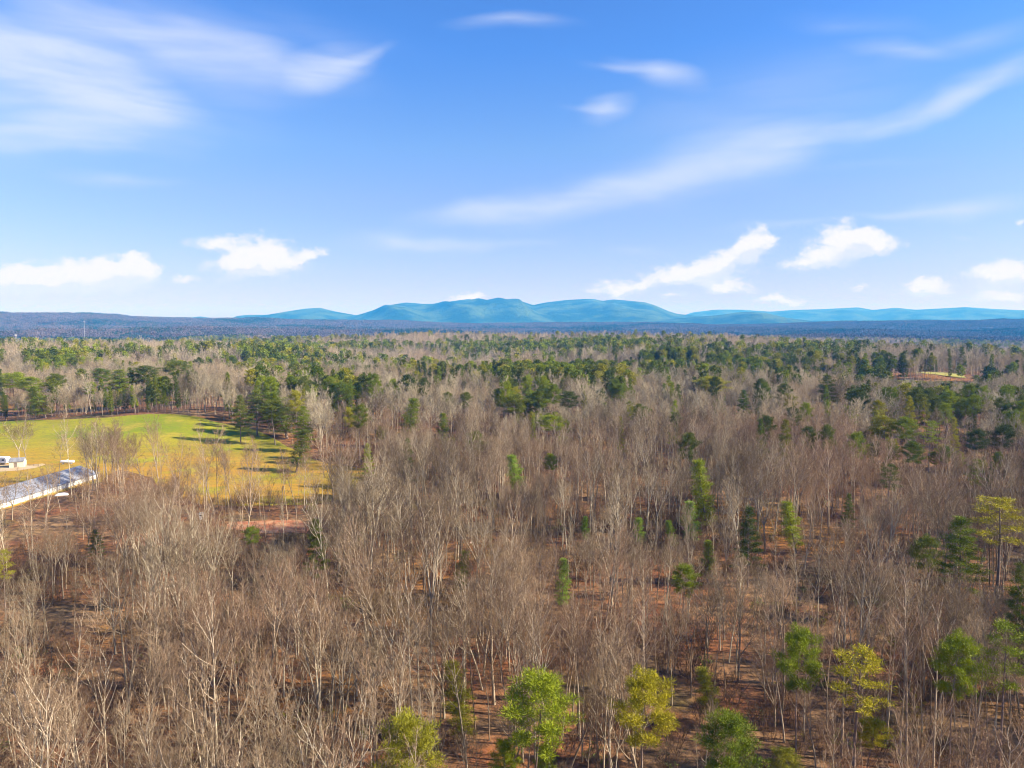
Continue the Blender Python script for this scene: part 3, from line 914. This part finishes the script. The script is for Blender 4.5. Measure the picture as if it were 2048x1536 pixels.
# ------------------------------------------------------------------ hand-placed bare trees (base px, base py, top py, variant, spread, label)
BT = [
 (38, 926, 838, 3, 1.2, 'broad dark trunked bare tree behind the small shed, left of its twin'),
 (53, 928, 842, 9, 1.2, 'dark trunked bare tree right beside the small shed'),
 (120, 984, 868, 0, 1.1, 'bare tree standing in front of the middle of the long house roof'),
 (178, 968, 850, 5, 1.0, 'tall bare tree at the near end of the long house'),
 (240, 1010, 882, 9, 1.0, 'greyish broad bare tree right of the long house'),
 (285, 985, 868, 8, .9, 'pale bare tree at the lower left edge of the pasture'),
 (362, 1050, 886, 2, .9, 'rounded pinkish bare tree in front of the pasture'),
 (437, 1016, 884, 8, 1.0, 'dark forked bare tree against the golden pasture'),
 (452, 1010, 905, 6, .8, 'slim bare tree right behind the dark forked one on the pasture edge'),
 (500, 1035, 888, 5, 1.0, 'pale forked bare tree on the lower edge of the pasture'),
 (520, 1040, 900, 1, .9, 'thin pale bare tree next to the forked tree by the red clay strip'),
 (575, 1040, 905, 7, 1.0, 'straight bare tree at the right part of golden pasture'),
 (592, 1046, 930, 6, .8, 'short slim bare tree at the end of the red clay strip'),
 (668, 1010, 862, 3, 1.2, 'wide crowned pale bare tree at right corner of the pasture'),
 (744, 1015, 890, 2, 1.0, 'forked bare tree just right of the pasture'),
 (410, 1045, 900, 4, .8, 'straight bare tree left of the dark forked one'),
 (656, 1190, 1000, 8, 1.1, 'tall dark stemmed bare tree beside the dark green pine'),
 (1610, 1140, 1045, 9, 1.1, 'crooked dark bare tree with wide forked limbs on the right slope'),
 (1420, 900, 770, 3, 1.1, 'large spreading bare tree below the tall broad olive pine'),
]


def bare_tree(x, y, sx, sz, rz, var, label, group, tilt=(0, 0)):
    root = ob('bare_tree', None, None, (x, y, H1(x, y)), rz)
    root.rotation_euler = (tilt[0], tilt[1], rz)
    root.empty_display_size = 1; root.scale = (sx, sx, sz)
    tag(root, label, 'bare tree', group)
    ob('trunk', BARE0[var][0], root); ob('crown', BARE0[var][1], root)
    return root


bt_xy = []
for (px, pb, pt, var, sp_, lab) in BT:
    x, y = hit(px, pb); d = math.hypot(x, y)
    dx, dy, dz = pix_dir(px, pt); zt = CAM_Z + dz / math.hypot(dx, dy) * d
    Ht = max(9., zt - H1(x, y)); Ht = min(Ht, 32)
    bare_tree(x, y, sp_*Ht/22, Ht/22, rr_.uniform(0, 6.3), var, lab, 'bare trees that stand out')
    bt_xy.append((x, y, 4.))

# ------------------------------------------------------------------ the wood
def keep_clear(x, y, r=None):
    k = ~near_poly(x, y, FIELD, 2.5) & ~near_poly(x, y, YARDALL, 2.) & ~near_poly(x, y, FARF, 3.) & ~near_poly(x, y, STRIP, 1.)
    px, py = to_pix(x, y, hgt(x, y))
    thin = np.ones(len(x))
    thin = np.where((px > 370) & (px < 650) & (py > 1005) & (py < 1095), .6, thin)
    thin = np.where((px > 650) & (px < 780) & (py > 990) & (py < 1050), .5, thin)
    thin = np.where((px < 230) & (py > 1000) & (py < 1130), .30, thin)
    thin = np.where((px > 230) & (px < 380) & (py > 970) & (py < 1100), .55, thin)
    return k & (RG.random(len(x)) < thin), px, py


A = []   # x, y, height, is_pine, px, py(top)
for step, r0, r1 in ((4.35, 36, 330), (5.6, 330, 800), (7.6, 800, 1600), (9.5, 1600, 3100)):
    x, y = jitter_grid(step, r0, r1)
    k, px, pb = keep_clear(x, y)
    x, y, px, pb = x[k], y[k], px[k], pb[k]
    if r0 < 400:      # natural gaps and thickets
        q = fbm(x/24, y/20, 51, 2); k = RG.random(len(x)) < np.clip(.80 + q*2.0, .12, 1); x, y, px, pb = x[k], y[k], px[k], pb[k]
    z = hgt(x, y); pt = to_pix(x, y, z+18)[1]
    cl = fbm(x/170, y/110, 83, 3); pine = RG.random(len(x)) < np.clip(np.where((px < 700) & (pt > 820) & (pt < 1110), 0, pine_share(px, pt)) * (1 + 2.4*cl) + np.where(pt < 722, .26, np.where(pt < 830, .06, 0))*S(cl, .22, .42), 0, 1)
    Ht = np.where(pine, RG.uniform(21, 29, len(x)), RG.normal(18.8, 3.9, len(x)).clip(9, 28))
    Ht = np.where(RG.random(len(x)) < .16, Ht*.62, Ht)
    # open sight lines over the lower wood to the pasture, the long house and the far hillside field
    r_ = np.hypot(x, y)
    for a_, b_, rr0, rr1, k_, pr in ((370, 665, 60, 240, .238, .5), (440, 660, 60, 212, .288, .97), (-50, 235, 60, 235, .2470, .75), (1775, 1965, 200, 728, .0705, 1.)):
        cap = np.maximum(CAM_Z - r_*k_ - z - .5, 6.5)
        Ht = np.where((px > a_) & (px < b_) & (r_ > rr0) & (r_ < rr1) & (RG.random(len(x)) < pr), np.minimum(Ht, cap*RG.uniform(.94 if pr == 1. else .8, 1, len(x))), Ht)
    if r0 < 400: Ht = np.where((px < 380) & (pb > 1000) & (pb < 1120), Ht*.72, Ht)
    ok = np.ones(len(x), bool)
    for i_, (ex, ey, ew) in enumerate(ev_xy + bt_xy):
        d = np.hypot(x-ex, y-ey); ok &= d > 2.4
        # keep the sight line to the evergreens that show whole in the photo open
        if i_ >= len(ev_xy): continue
        er = math.hypot(ex, ey); ux, uy = ex/er, ey/er; he = EV[i_][4]
        al = er - (x*ux + y*uy); la = np.abs(x*uy - y*ux); low = he * (.62 if EV[i_][3] in (0, 1, 4) else .42)
        line = low + al * (CAM_Z - low) / er
        blk = (al > 0) & (al < 200) & (la < ew*.5 + Ht*.10) & (Ht > line) & (RG.random(len(x)) < .94)
        Ht = np.where(blk, np.maximum(line*RG.uniform(.7, .95, len(x)), 6.), Ht); ok &= ~(blk & (al < 6))
    A.append(np.stack([x, y, z, Ht, pine, px, pt], 1)[ok])
A = np.vstack(A); rad = np.hypot(A[:, 0], A[:, 1])
inv = (A[:, 5] > -20) & (A[:, 5] < 2068) & (A[:, 6] < 1560)


def pick(mask, n):
    i = np.nonzero(mask)[0]; return i[np.argsort(rad[i])[:n]]


SEL_B = pick(inv & (A[:, 4] == 0), 300 - len(BT)); SEL_P = pick(inv & (A[:, 4] == 1), 300 - len(EV))
LM = [(px, to_pix(*ev_xy[i][:2], 0)[1], s) for i, (px, s) in enumerate([(e[0], e[6]) for e in EV])]
SHORT = {0: 'big round green pine', 1: 'golden round pine', 2: 'olive pine at bottom', 3: 'bottom edge green pine', 4: 'right leaning green pine', 5: 'sparse yellow pine',
         6: 'green pine on tall pole', 7: 'lower right thin pine', 8: 'dense green pine', 9: 'flat topped golden pine', 10: 'dark conical pine', 11: 'lime yellow cedar',
         13: 'small green cedar', 14: 'small round green pine', 15: 'thin dark green pine', 16: 'light green sapling', 17: 'dark pine under the pasture', 18: 'little pine by the clay strip',
         47: 'sparse olive tree', 48: 'pale olive sapling', 49: 'yellow left edge pine', 63: 'dull green cedar', 69: 'dark small cedar', 19: 'bright short pine', 24: 'broad bright green pine',
         31: 'tall broad olive pine', 33: 'layered white pine', 27: 'pine cluster above centre', 55: 'tallest dark pine', 57: 'far left round pine', 22: 'column shaped evergreen',
         34: 'pine ending the centre stand', 36: 'row of three pines', 40: 'round pine by right edge'}
LOOK = {'tall': 'straight bare tree', 'slim': 'slender bare tree', 'fork': 'forked bare tree', 'broad': 'broad bare tree'}
PLOOK = {'round': 'round pine', 'cone': 'layered pine', 'column': 'narrow evergreen', 'thin': 'sparse pine'}
seen = set()


def make_label(look, x, y, Ht):
    px, py = to_pix(x, y, H1(x, y)); near = []
    for i, nm in SHORT.items():
        qx, qy = to_pix(ev_xy[i][0], ev_xy[i][1], 0)
        near.append((math.hypot(px-qx, (py-qy)*1.6), nm, qx, qy))
    near.sort(); d, nm, qx, qy = near[0]
    side = 'left' if px < qx else 'right'; fb = 'behind' if py < qy else 'in front of'
    far = ('beside', 'near', 'off', 'far from')[min(3, int(d // 40))]
    size = 'short ' if Ht < 15.5 else 'lofty ' if Ht > 23 else ''
    row = ('skyline', 'upper', 'middle', 'lower', 'bottom')[min(4, int(max(0, py-690) // 190))]; colm = ('far left', 'left', 'centre left', 'centre right', 'right', 'far right')[max(0, min(5, int(px // 342)))]
    opts = [f'{size}{look} {side} of and {fb} the {nm}', f'{size}{look} between the {nm} and the {near[1][1]}', f'{look} {far} the {nm}, {fb} it, {side} side',
            f'{size}{look} {far} the {nm}, {row} wood, {colm}', f'{size}{look} {side} of the {nm}, {row} wood', f'{size}{look} between the {nm} and the {near[2][1]}',
            f'{size}{look} {far} the {near[1][1]}, {row} wood', f'{size}{look} {far} the {near[2][1]}, {row} wood', f'{size}{look} between the {nm} and the {near[3][1]}', f'{size}{look} between the {near[1][1]} and the {near[2][1]}', f'{size}{look} {far} the {near[3][1]}, {row} wood', f'{size}{look} {side} of and {fb} the {near[1][1]}'.replace(side, 'left' if px < near[1][2] else 'right', 1)]
    for s in opts:
        s = ' '.join(s.split())
        if s not in seen and len(s.split()) <= 16: seen.add(s); return s
    return ' '.join(f'{size}{look} {far} the {nm}, {row} wood, {colm}'.split())


for i in SEL_B:
    x, y, z, Ht, _, px, pt = A[i]; var = int(RG.integers(0, len(BARE0))); sc = Ht/22
    if var in (3, 9) and RG.random() < .75: var = int(RG.choice([0, 1, 4, 6]))
    bare_tree(x, y, sc*RG.uniform(.85, 1.15), sc, RG.uniform(0, 6.3), var, make_label(LOOK[BARE0[var][2]], x, y, Ht),
              'bare trees of the nearer wood', (RG.normal(0, .035), RG.normal(0, .035)) if RG.random() > .05 else (RG.normal(0, .25), RG.normal(0, .25)))
for i in SEL_P:
    x, y, z, Ht, _, px, pt = A[i]; var = int(RG.choice([0, 1, 0, 1, 0, 1, 2, 4, 5])); sc = Ht/22
    m_ = [M_GREEN, M_GREEN, M_DARK, M_OLIVE][int(RG.choice([0, 1, 2, 2, 3]))] if rad[i] < 400 else [M_GREEN, M_DARK][int(RG.random() < .5)]
    pine_tree(x, y, sc*RG.uniform(.7, .95), sc, RG.uniform(0, 6.3), var, m_, make_label(PLOOK[PINE0[var][2]], x, y, Ht), 'evergreens scattered through the wood')

rest = np.ones(len(A), bool); rest[SEL_B] = False; rest[SEL_P] = False

# lower-detail trees for the parts of the wood farther off
B0 = [pair_mesh('src', *Bare(100+i, 22, s_, 0).parts(), M_BARK, M_TWIG) for i, s_ in enumerate(STY[:8])]
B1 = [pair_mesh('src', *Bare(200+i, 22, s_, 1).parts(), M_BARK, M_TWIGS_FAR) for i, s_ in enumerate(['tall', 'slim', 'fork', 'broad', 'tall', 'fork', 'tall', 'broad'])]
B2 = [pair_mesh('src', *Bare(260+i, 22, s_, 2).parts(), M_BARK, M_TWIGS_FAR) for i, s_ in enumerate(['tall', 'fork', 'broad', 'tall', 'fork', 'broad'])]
def pmesh(seed, st_, lod, mc):
    p = Pine(seed, 22, st_, lod, PW[st_]*.9); return pair_mesh('src', p.trunk, p.crown, M_PBARK, mc)
P1 = [pmesh(400+i, s_, 1, m_) for i, (s_, m_) in enumerate([('round', M_GREEN), ('round', M_DARK), ('cone', M_GREEN), ('round', M_OLIVE), ('column', M_DARK), ('cone', M_DARK)])]
P2 = [pmesh(450+i, s_, 2, m_) for i, (s_, m_) in enumerate([('round', M_GREEN), ('round', M_DARK), ('cone', M_DARK), ('round', M_GREEN), ('round', M_OLIVE)])]


def do_scatter(name, label, cat, mask, levels):
    X = A[mask]; r = rad[mask]; n = len(X); idx = np.zeros(n, int); off = 0; meshes = []
    for lo, hi, L in levels:
        k = (r >= lo) & (r < hi); idx[k] = off + RG.integers(0, len(L), k.sum()); off += len(L); meshes += L
    sc = X[:, 3]/22; wd = sc*RG.uniform(.85, 1.15, n)
    rot = np.stack([RG.normal(0, .03, n), RG.normal(0, .03, n), RG.uniform(0, 6.3, n)], 1)
    o = scatter(name, X[:, :3], rot, np.stack([wd, wd, sc], 1), idx, source_collection(name + '_kinds', meshes), [])
    return tag(o, label, cat, kind='stuff')


do_scatter('bare_wood', 'leafless grey brown wood covering the land out to the far ridge', 'woodland', rest & (A[:, 4] == 0), [(0, 330, B0), (330, 850, B1), (850, 9e9, B2)])
do_scatter('pine_wood', 'dark green pine stands scattered through the middle distance', 'woodland', rest & (A[:, 4] == 1), [(0, 850, P1), (850, 9e9, P2)])


# ------------------------------------------------------------------ brush under the trees
def brush_mesh(seed, H, leaf=None):
    b = Bare.__new__(Bare); b.r = random.Random(seed); b.H = H; b.lod = 0; b.spread = 1; b.maxlev = 3
    b.out = {0: [], 1: [], 2: [], 3: [], 4: []}
    U = b.r.uniform
    for i in range(9):
        a = U(0, 6.3); q = U(0, 1.3)
        b.limb((math.cos(a)*q, math.sin(a)*q, -.1), norm((math.cos(a)*.4, math.sin(a)*.4, 1)), H*U(.6, 1), .025, 1)
    v = join([tubes(b.out[k], 3) for k in (1, 2, 3)])
    if leaf is None: return mesh('src', *v, [M_BRUSH])
    tips = [l[0][-1] for l in b.out[2]][::3]
    lv = blades(np.random.default_rng(seed), tips, [.35]*len(tips), 16, .16, .08)
    return pair_mesh('src', v, lv, M_BRUSH, leaf)


BR = [brush_mesh(1, 3.2), brush_mesh(2, 4.6), brush_mesh(3, 2.4), brush_mesh(4, 6.0), brush_mesh(5, 5.2)] + [brush_mesh(6, 3.4, M_BUSH), brush_mesh(7, 2.6, M_LIME), brush_mesh(8, 4., M_OLIVE)]


def brush():
    P_ = []
    for step, r0, r1 in ((3.6, 40, 220), (5.0, 220, 420)):
        x, y = jitter_grid(step, r0, r1, 20)
        k, px, pb = keep_clear(x, y); P_.append(np.stack([x[k], y[k]], 1))
    # hedge along the lower edge of the pasture
    e = np.array(dens(FIELD[12:21], 1.6)[:-40]); e = e + RG.normal(0, 1.4, e.shape)
    P_.append(e)
    X = np.vstack(P_); n = len(X)
    q = fbm(X[:, 0]/14, X[:, 1]/14, 61, 3); k = RG.random(n) < np.clip(.52 + q*1.3, .08, 1); k[-len(e):] = True; X = X[k]; n = len(X)
    idx = RG.choice(8, n, p=[.2, .2, .17, .13, .13, .12, .02, .03]); s = RG.uniform(.6, 1.25, n)
    # more green undergrowth in the lower right of the wood and along the slope there
    qx, qy = to_pix(X[:, 0], X[:, 1], hgt(X[:, 0], X[:, 1]))
    gr_ = (qx > 1330) & (qy > 1180) & (RG.random(n) < .26); idx = np.where(gr_, RG.choice([5, 5, 7, 7, 6], n), idx)
    gr_ = (qx > 600) & (qy > 1000) & (RG.random(n) < .045); idx = np.where(gr_, RG.choice([5, 6, 7], n), idx)
    o = scatter('brush', np.column_stack([X, hgt(X[:, 0], X[:, 1])]), np.stack([np.zeros(n), np.zeros(n), RG.uniform(0, 6.3, n)], 1),
                np.stack([s, s, s], 1), idx, source_collection('brush_kinds', BR), [])
    tag(o, 'tangle of leafless saplings and brush under the trees', 'brush', kind='stuff')


brush()


# ------------------------------------------------------------------ distant forest, 3 km and farther
def m_far(name, a, b_):
    m, q, b = mat(name); p = pos(q)
    q.put(b.inputs['Base Color'], q.mix(q.m('MULTIPLY', q.m('ADD', rnd(q), q.noise(p, .01, 3)), .5), a, b_)); b.inputs['Roughness'].default_value = .95
    return m


M_FB = m_far('distant_twigs', (.10, .08, .075), (.21, .16, .14)); M_FP = m_far('distant_needles', (.015, .04, .018), (.045, .08, .025))


def patch(seed, share):
    rg = np.random.default_rng(seed); n = 110; c = rg.uniform(-52, 52, (n, 2)); hh = rg.uniform(9, 15, n)
    isP = rg.random(n) < share
    out = []; mi = []
    for k, (m, mm) in enumerate(((~isP, 0), (isP, 1))):
        C = np.column_stack([c[m], hh[m] + (3 if mm else 0)])
        if not len(C): continue
        v, f = blades(rg, C, np.full(len(C), 4.6), 15, 3.4, 2.6, .5, 1.1); out.append((v, f)); mi += [mm]*len(f)
    v, f = join(out)
    return mesh('src', v, f, [M_FB, M_FP], mi)


PT = [patch(1, .02), patch(2, .05), patch(3, .12), patch(4, .3), patch(5, .65), patch(6, .03)]


def distant():
    x, y = jitter_grid(92, 3000, 9800, 100); r = np.hypot(x, y)
    q = fbm(x/600, y/450, 71, 3)
    idx = np.where(q > .38, 4, np.where(q > .22, 3, np.where(q > .08, 2, RG.choice([0, 1, 5], len(x)))))
    k4 = RG.integers(0, 4, len(x)); a = k4 * PI/2
    e = 30.; gx = (hgt(x+e, y)-hgt(x-e, y))/(2*e); gy = (hgt(x, y+e)-hgt(x, y-e))/(2*e)
    lx = gx*np.cos(a) + gy*np.sin(a); ly = -gx*np.sin(a) + gy*np.cos(a)
    s = RG.uniform(.9, 1.15, len(x))
    o = scatter('distant_forest', np.stack([x, y, hgt(x, y)], 1), np.stack([np.arctan(ly), -np.arctan(lx), a], 1),
                np.stack([np.ones(len(x))*1.05, np.ones(len(x))*1.05, s*1.1], 1), idx, source_collection('distant_kinds', PT), [])
    tag(o, 'hazy blue purple forest rolling away to the foot of the mountains', 'forest', kind='stuff')


distant()

# ------------------------------------------------------------------ buildings
M_ROOF = m_plain('aged_metal_roof', (.21, .215, .235), (.37, .37, .39), .5, .38, .6, .5, .15)
M_WHITE = m_plain('white_paint', (.80, .80, .77), (.70, .70, .66), .4)
M_NEARBLACK = m_plain('near_black', (.05, .05, .05), (.08, .08, .07), 1.)  # near-black colour of the camper wheels and the blind window
M_FOUND = m_plain('tan_footing', (.62, .46, .20), (.55, .42, .2), .5)
M_SHED = m_plain('pale_shed_siding', (.72, .66, .48), (.66, .60, .44), 1.)
M_SHEDR = m_plain('grey_shingle', (.20, .20, .21), (.28, .28, .29), 1.)
M_GLASS = m_plain('window_glass', (.05, .07, .09), (.10, .12, .15), 1., rough=.1)
M_POLE = m_plain('grey_steel', (.45, .46, .48), (.55, .56, .58), .3, rough=.5, metal=.6)
M_WOOD = m_plain('weathered_timber', (.22, .17, .13), (.30, .24, .18), 1.)


def long_house():
    ang = math.atan2(hd[1], hd[0]) - PI/2       # local +y runs along the house
    loc = np.array(HB); z0 = min(H1(*HB), H1(*(loc+hd*HLEN)))
    root = ob('long_house', None, None, (loc[0], loc[1], z0), ang)
    tag(root, 'very long low poultry house with grey metal roof and white side wall', 'farm building')
    # local x axis: which side is away from the camera
    lx = np.array([math.cos(ang), math.sin(ang)]); sgn = 1 if lx @ hn > 0 else -1
    def bx(m_, x0, x1, *r):
        a, b = sorted((x0*sgn, x1*sgn)); m_.box(a, r[0], r[1], b, r[2], r[3])
    wm = MB(); bx(wm, 0, .18, 0, .55, HLEN, 2.3); bx(wm, HW-.18, HW, 0, .55, HLEN, 2.3); wm.build('side_wall', M_WHITE, root)
    fm = MB(); bx(fm, -.10, HW+.10, -.1, -.6, HLEN+.1, .55); fm.build('footing', M_FOUND, root)
    ew = MB(); ew.ext([(.18*sgn, .55), ((HW-.18)*sgn, .55), ((HW-.18)*sgn, 2.3), (HW/2*sgn, 4.6), (.18*sgn, 2.3)], .0, .18); ew.build('end_wall', M_WHITE, root)
    rm = MB()
    rm.ext([(-.55*sgn, 2.25), (HW/2*sgn, 4.85), ((HW+.55)*sgn, 2.25), ((HW+.55)*sgn, 2.37), (HW/2*sgn, 4.98), (-.55*sgn, 2.37)], -.5, HLEN)
    roof = rm.build('roof', M_ROOF, root)
    sm_ = MB()
    for k in range(int(HLEN/1.1)):            # standing seams run down the slope
        y = k*1.1
        b = len(sm_.v)
        for (x, z) in ((-.5, 2.40), (HW/2, 4.99), (HW+.5, 2.40)):
            sm_.v += [(x*sgn, y, z), (x*sgn, y+.05, z), (x*sgn, y+.05, z+.05), (x*sgn, y, z+.05)]
        for j in (0, 1):
            q = b+j*4; sm_.f += [[q+i, q+(i+1) % 4, q+4+(i+1) % 4, q+4+i] for i in range(4)]
    sm_.build('seam', m_plain('seam_metal', (.5, .52, .57), (.6, .62, .68), .5, rough=.5), roof)
    for k in range(12):
        y = 5 + k*7.5
        if y > HLEN-4: break
        v_ = MB(); bx(v_, -.035, -.002, y, 1.35, y+4.2, 1.95); v_.build('vent_opening', m_side, root)
    d = MB(); x0, x1 = sorted((5.5*sgn, 9.5*sgn)); d.box(x0, -.06, .55, x1, -.003, 3.0); d.build('door', M_SHEDR, root)
    return root


m_side = m_plain('side_curtain', (.62, .63, .63), (.50, .52, .54), .8)
long_house()


def small_shed():
    x, y = hit(36, 935); root = ob('garden_shed', None, None, (x, y, H1(x, y)), R(18))
    tag(root, 'small cream gabled shed with grey roof in front of the twin dark trees', 'shed')
    # local +x gable faces the sun
    w_, l_, h_ = 3.6, 5.2, 2.5
    m1 = MB(); m1.box(-l_/2, -w_/2, 0, l_/2, -w_/2+.12, h_); m1.box(-l_/2, w_/2-.12, 0, l_/2, w_/2, h_); m1.build('side_wall', M_SHED, root)
    g_ = MB(); b = len(g_.v)
    for xx in (-l_/2, l_/2-.12):
        b = len(g_.v); pr = [(-w_/2+.12, 0), (w_/2-.12, 0), (w_/2-.12, h_), (0, h_+1.15), (-w_/2+.12, h_)]
        g_.v += [(xx, a, c) for a, c in pr] + [(xx+.12, a, c) for a, c in pr]
        g_.f += [[b+i, b+(i+1) % 5, b+5+(i+1) % 5, b+5+i] for i in range(5)] + [[b+4, b+3, b+2, b+1, b], [b+5, b+6, b+7, b+8, b+9]]
    g_.build('gable_wall', M_SHED, root)
    r_ = MB()
    for sg in (1, -1):
        b = len(r_.v); o_ = w_/2+.25; zz = h_-.10
        for xx in (-l_/2-.2, l_/2+.2):
            r_.v += [(xx, 0, h_+1.25), (xx, sg*o_, zz), (xx, sg*o_, zz+.1), (xx, 0, h_+1.36)]
        r_.f += [[b, b+1, b+5, b+4], [b+1, b+2, b+6, b+5], [b+2, b+3, b+7, b+6], [b+3, b, b+4, b+7], [b, b+3, b+2, b+1], [b+4, b+5, b+6, b+7]]
    r_.build('roof', M_SHEDR, root)
    d = MB(); d.box(-.9, -w_/2-.03, .05, .3, -w_/2-.003, 2.05); dd = d.build('door', M_WOOD, root)
    return root


small_shed()


def trailer():
    x, y = hit(2, 929); root = ob('camper_trailer', None, None, (x, y, H1(x, y)), R(-8))
    tag(root, 'white camper trailer with dark windows at the left edge behind the yard', 'camper')
    b = MB(); pr = [(-3.6, .75), (3.4, .75), (3.75, 1.6), (3.55, 2.8), (3.1, 3.25), (-3.3, 3.25), (-3.75, 2.7), (-3.8, 1.2)]
    b.ext(pr, -1.25, 1.25); b.build('body', M_WHITE, root, .08)
    for x0 in (-2.9, -.6, 1.6):
        q = MB(); q.box(x0, -1.285, 1.75, x0+1.2, -1.253, 2.45); q.build('window', M_GLASS, root)
    q = MB(); q.box(.75, -1.28, .9, 1.4, -1.253, 2.75); q.build('door', m_side, root)
    q = MB(); q.box(-3.5, -1.29, 1.2, .7, -1.253, 1.36); q.build('stripe', M_ROOF, root)
    for x0 in (-.55, .35):
        v, f = tubes([([(x0, -1.2, .36), (x0, -1.0, .36)], [.36, .36]), ([(x0, 1.0, .36), (x0, 1.2, .36)], [.36, .36])], 14)
        ob('wheel', mesh('wheel', v, [f, np.arange(14*4).reshape(4, 14)], [M_NEARBLACK], smooth=False), root)
    q = MB(); q.box(3.4, -.08, .5, 5.0, .08, .62); q.box(4.85, -.06, 0, 4.97, .06, .5); q.build('hitch', M_POLE, root)


trailer()


def tank():
    x, y = hit(135, 930); root = ob('white_tank', None, None, (x, y, H1(x, y)), R(6))
    tag(root, 'long white cylindrical tank lying behind the long house', 'tank')
    pts = [(-2.9, 0, 1.15), (-2.75, 0, 1.15), (-2.4, 0, 1.15), (2.4, 0, 1.15), (2.75, 0, 1.15), (2.9, 0, 1.15)]
    v, f = tubes([(pts, [.05, .4, .62, .62, .4, .05])], 18)
    ob('vessel', mesh('vessel', v, f, [M_WHITE]), root)
    for x0 in (-1.8, 1.5):
        q = MB(); q.box(x0, -.5, 0, x0+.3, .5, .72); q.build('saddle', M_POLE, root)
    q = MB(); q.box(-.25, -.25, 1.7, .25, .25, 1.98); q.build('dome', M_WHITE, root, .06)


tank()


def rail_fence():
    x, y = hit(58, 933); root = ob('timber_rail', None, None, (x, y, H1(x, y)), R(6))
    tag(root, 'low weathered timber rail fence in front of the shed gable', 'fence')
    for k in range(5):
        q = MB(); q.box(-3.6+k*1.8, -.06, 0, -3.48+k*1.8, .06, .95); q.build('post', M_WOOD, root)
    for z in (.4, .78):
        q = MB(); q.box(-3.7, -.10, z, 3.8, -.062, z+.12); q.build('rail', M_WOOD, root)


rail_fence()


def stand_box():
    """white upright box seen between trunks by the clay strip"""
    x, y = hit(403, 1042); root = ob('deer_blind', None, None, (x, y, H1(x, y)), R(10))
    tag(root, 'small white upright hunting box between trunks left of the red clay strip', 'hunting blind')
    q = MB(); q.box(-.55, -.55, .35, .55, .55, 2.35); q.build('body', M_WHITE, root, .03)
    q = MB(); q.box(-.65, -.65, 2.35, .65, .65, 2.47); q.build('roof', M_SHEDR, root)
    q = MB(); q.box(-.35, -.565, 1.5, .35, -.553, 1.9); q.build('window', M_NEARBLACK, root)
    for sx in (-.48, .40):
        for sy in (-.48, .40):
            q = MB(); q.box(sx, sy, -.1, sx+.08, sy+.08, .35); q.build('leg', M_WOOD, root)


stand_box()


def debris():
    x, y = hit(124, 992); z = H1(x, y)
    q = MB(); q.ext([(-2.2, 0), (2.0, 0), (1.7, .5), (.4, .75), (-1.2, .7), (-2.0, .35)], -1, 1)
    o = q.build('tarp_covered_pile', M_WHITE, None, .12); o.location = (x, y, z); o.rotation_euler = (0, 0, R(20))
    tag(o, 'low heap under a pale tarp on the slope below the long house', 'pile')


debris()


def mast(px, ytop, ybot, r, arms):
    x, y = pol(px, 640, r); z = H1(x, y); dz = (641-ytop)/F*r + CAM_Z
    h = dz - z; root = ob('radio_mast', None, None, (x, y, z))
    L = []
    for k in range(3):
        a = k*2*PI/3; L.append(([(1.3*math.cos(a), 1.3*math.sin(a), 0), (.5*math.cos(a), .5*math.sin(a), h)], [.22, .16]))
    n = int(h/4)
    for i in range(n):
        for k in range(3):
            a, b = k*2*PI/3, (k+1)*2*PI/3; q0 = 1.3-.8*i/n; q1 = 1.3-.8*(i+1)/n
            L.append(([(q0*math.cos(a), q0*math.sin(a), i*h/n), (q1*math.cos(b), q1*math.sin(b), (i+1)*h/n)], [.08, .08]))
    ob('lattice', mesh('lattice', *tubes(L, 4), [M_POLE]), root)
    for k in range(arms):
        a = k*2*PI/arms; q = MB(); q.box(1.3, -.25, h-4.2, 1.9, .25, h-1.2); o = q.build('antenna', M_WHITE, root); o.rotation_euler = (0, 0, a)
        q = MB(); q.box(.3, -.06, h-3, 1.297, .06, h-2.85); o = q.build('bracket', M_POLE, root); o.rotation_euler = (0, 0, a)
    return root


tag(mast(168, 641, 665, 3100, 6), 'tall radio mast on the left against the blue purple ridge', 'radio mast')
tag(mast(30, 663, 672, 1700, 3), 'short radio mast above the trees at the far left', 'radio mast')


def pole():
    x, y = pol(1912, 740, 800); z = H1(x, y)
    root = ob('utility_pole', None, None, (x, y, z)); tag(root, 'pale utility pole at the end of the far hillside field', 'utility pole')
    ob('post', mesh('post', *tubes([([(0, 0, 0), (0, 0, 13)], [.22, .16])], 8), [M_POLE]), root)
    q = MB(); q.box(-1.1, -.22, 12, 1.1, -.1, 12.18); q.build('crossarm', M_WOOD, root)


pole()

# ------------------------------------------------------------------ haze
hz = MB(); E_ = 25000.
hz.box(-E_, -3000, ZMIN - 1, E_, E_, 470)
hm = bpy.data.materials.new('haze'); hm.use_nodes = True; hm.node_tree.nodes.clear()
q = G(hm.node_tree); pv = q.n('ShaderNodeVolumePrincipled'); mo = q.n('ShaderNodeOutputMaterial')
pv.inputs['Color'].default_value = (.04, .31, .80, 1); pv.inputs['Absorption Color'].default_value = (1, 1, 1, 1)
pv.inputs['Density'].default_value = 1.1e-4; pv.inputs['Anisotropy'].default_value = 0.
hm.node_tree.links.new(pv.outputs[0], mo.inputs['Volume'])
ho = hz.build('haze', hm); tag(ho, kind='stuff'); ho['label'] = 'pale blue haze filling the distance'
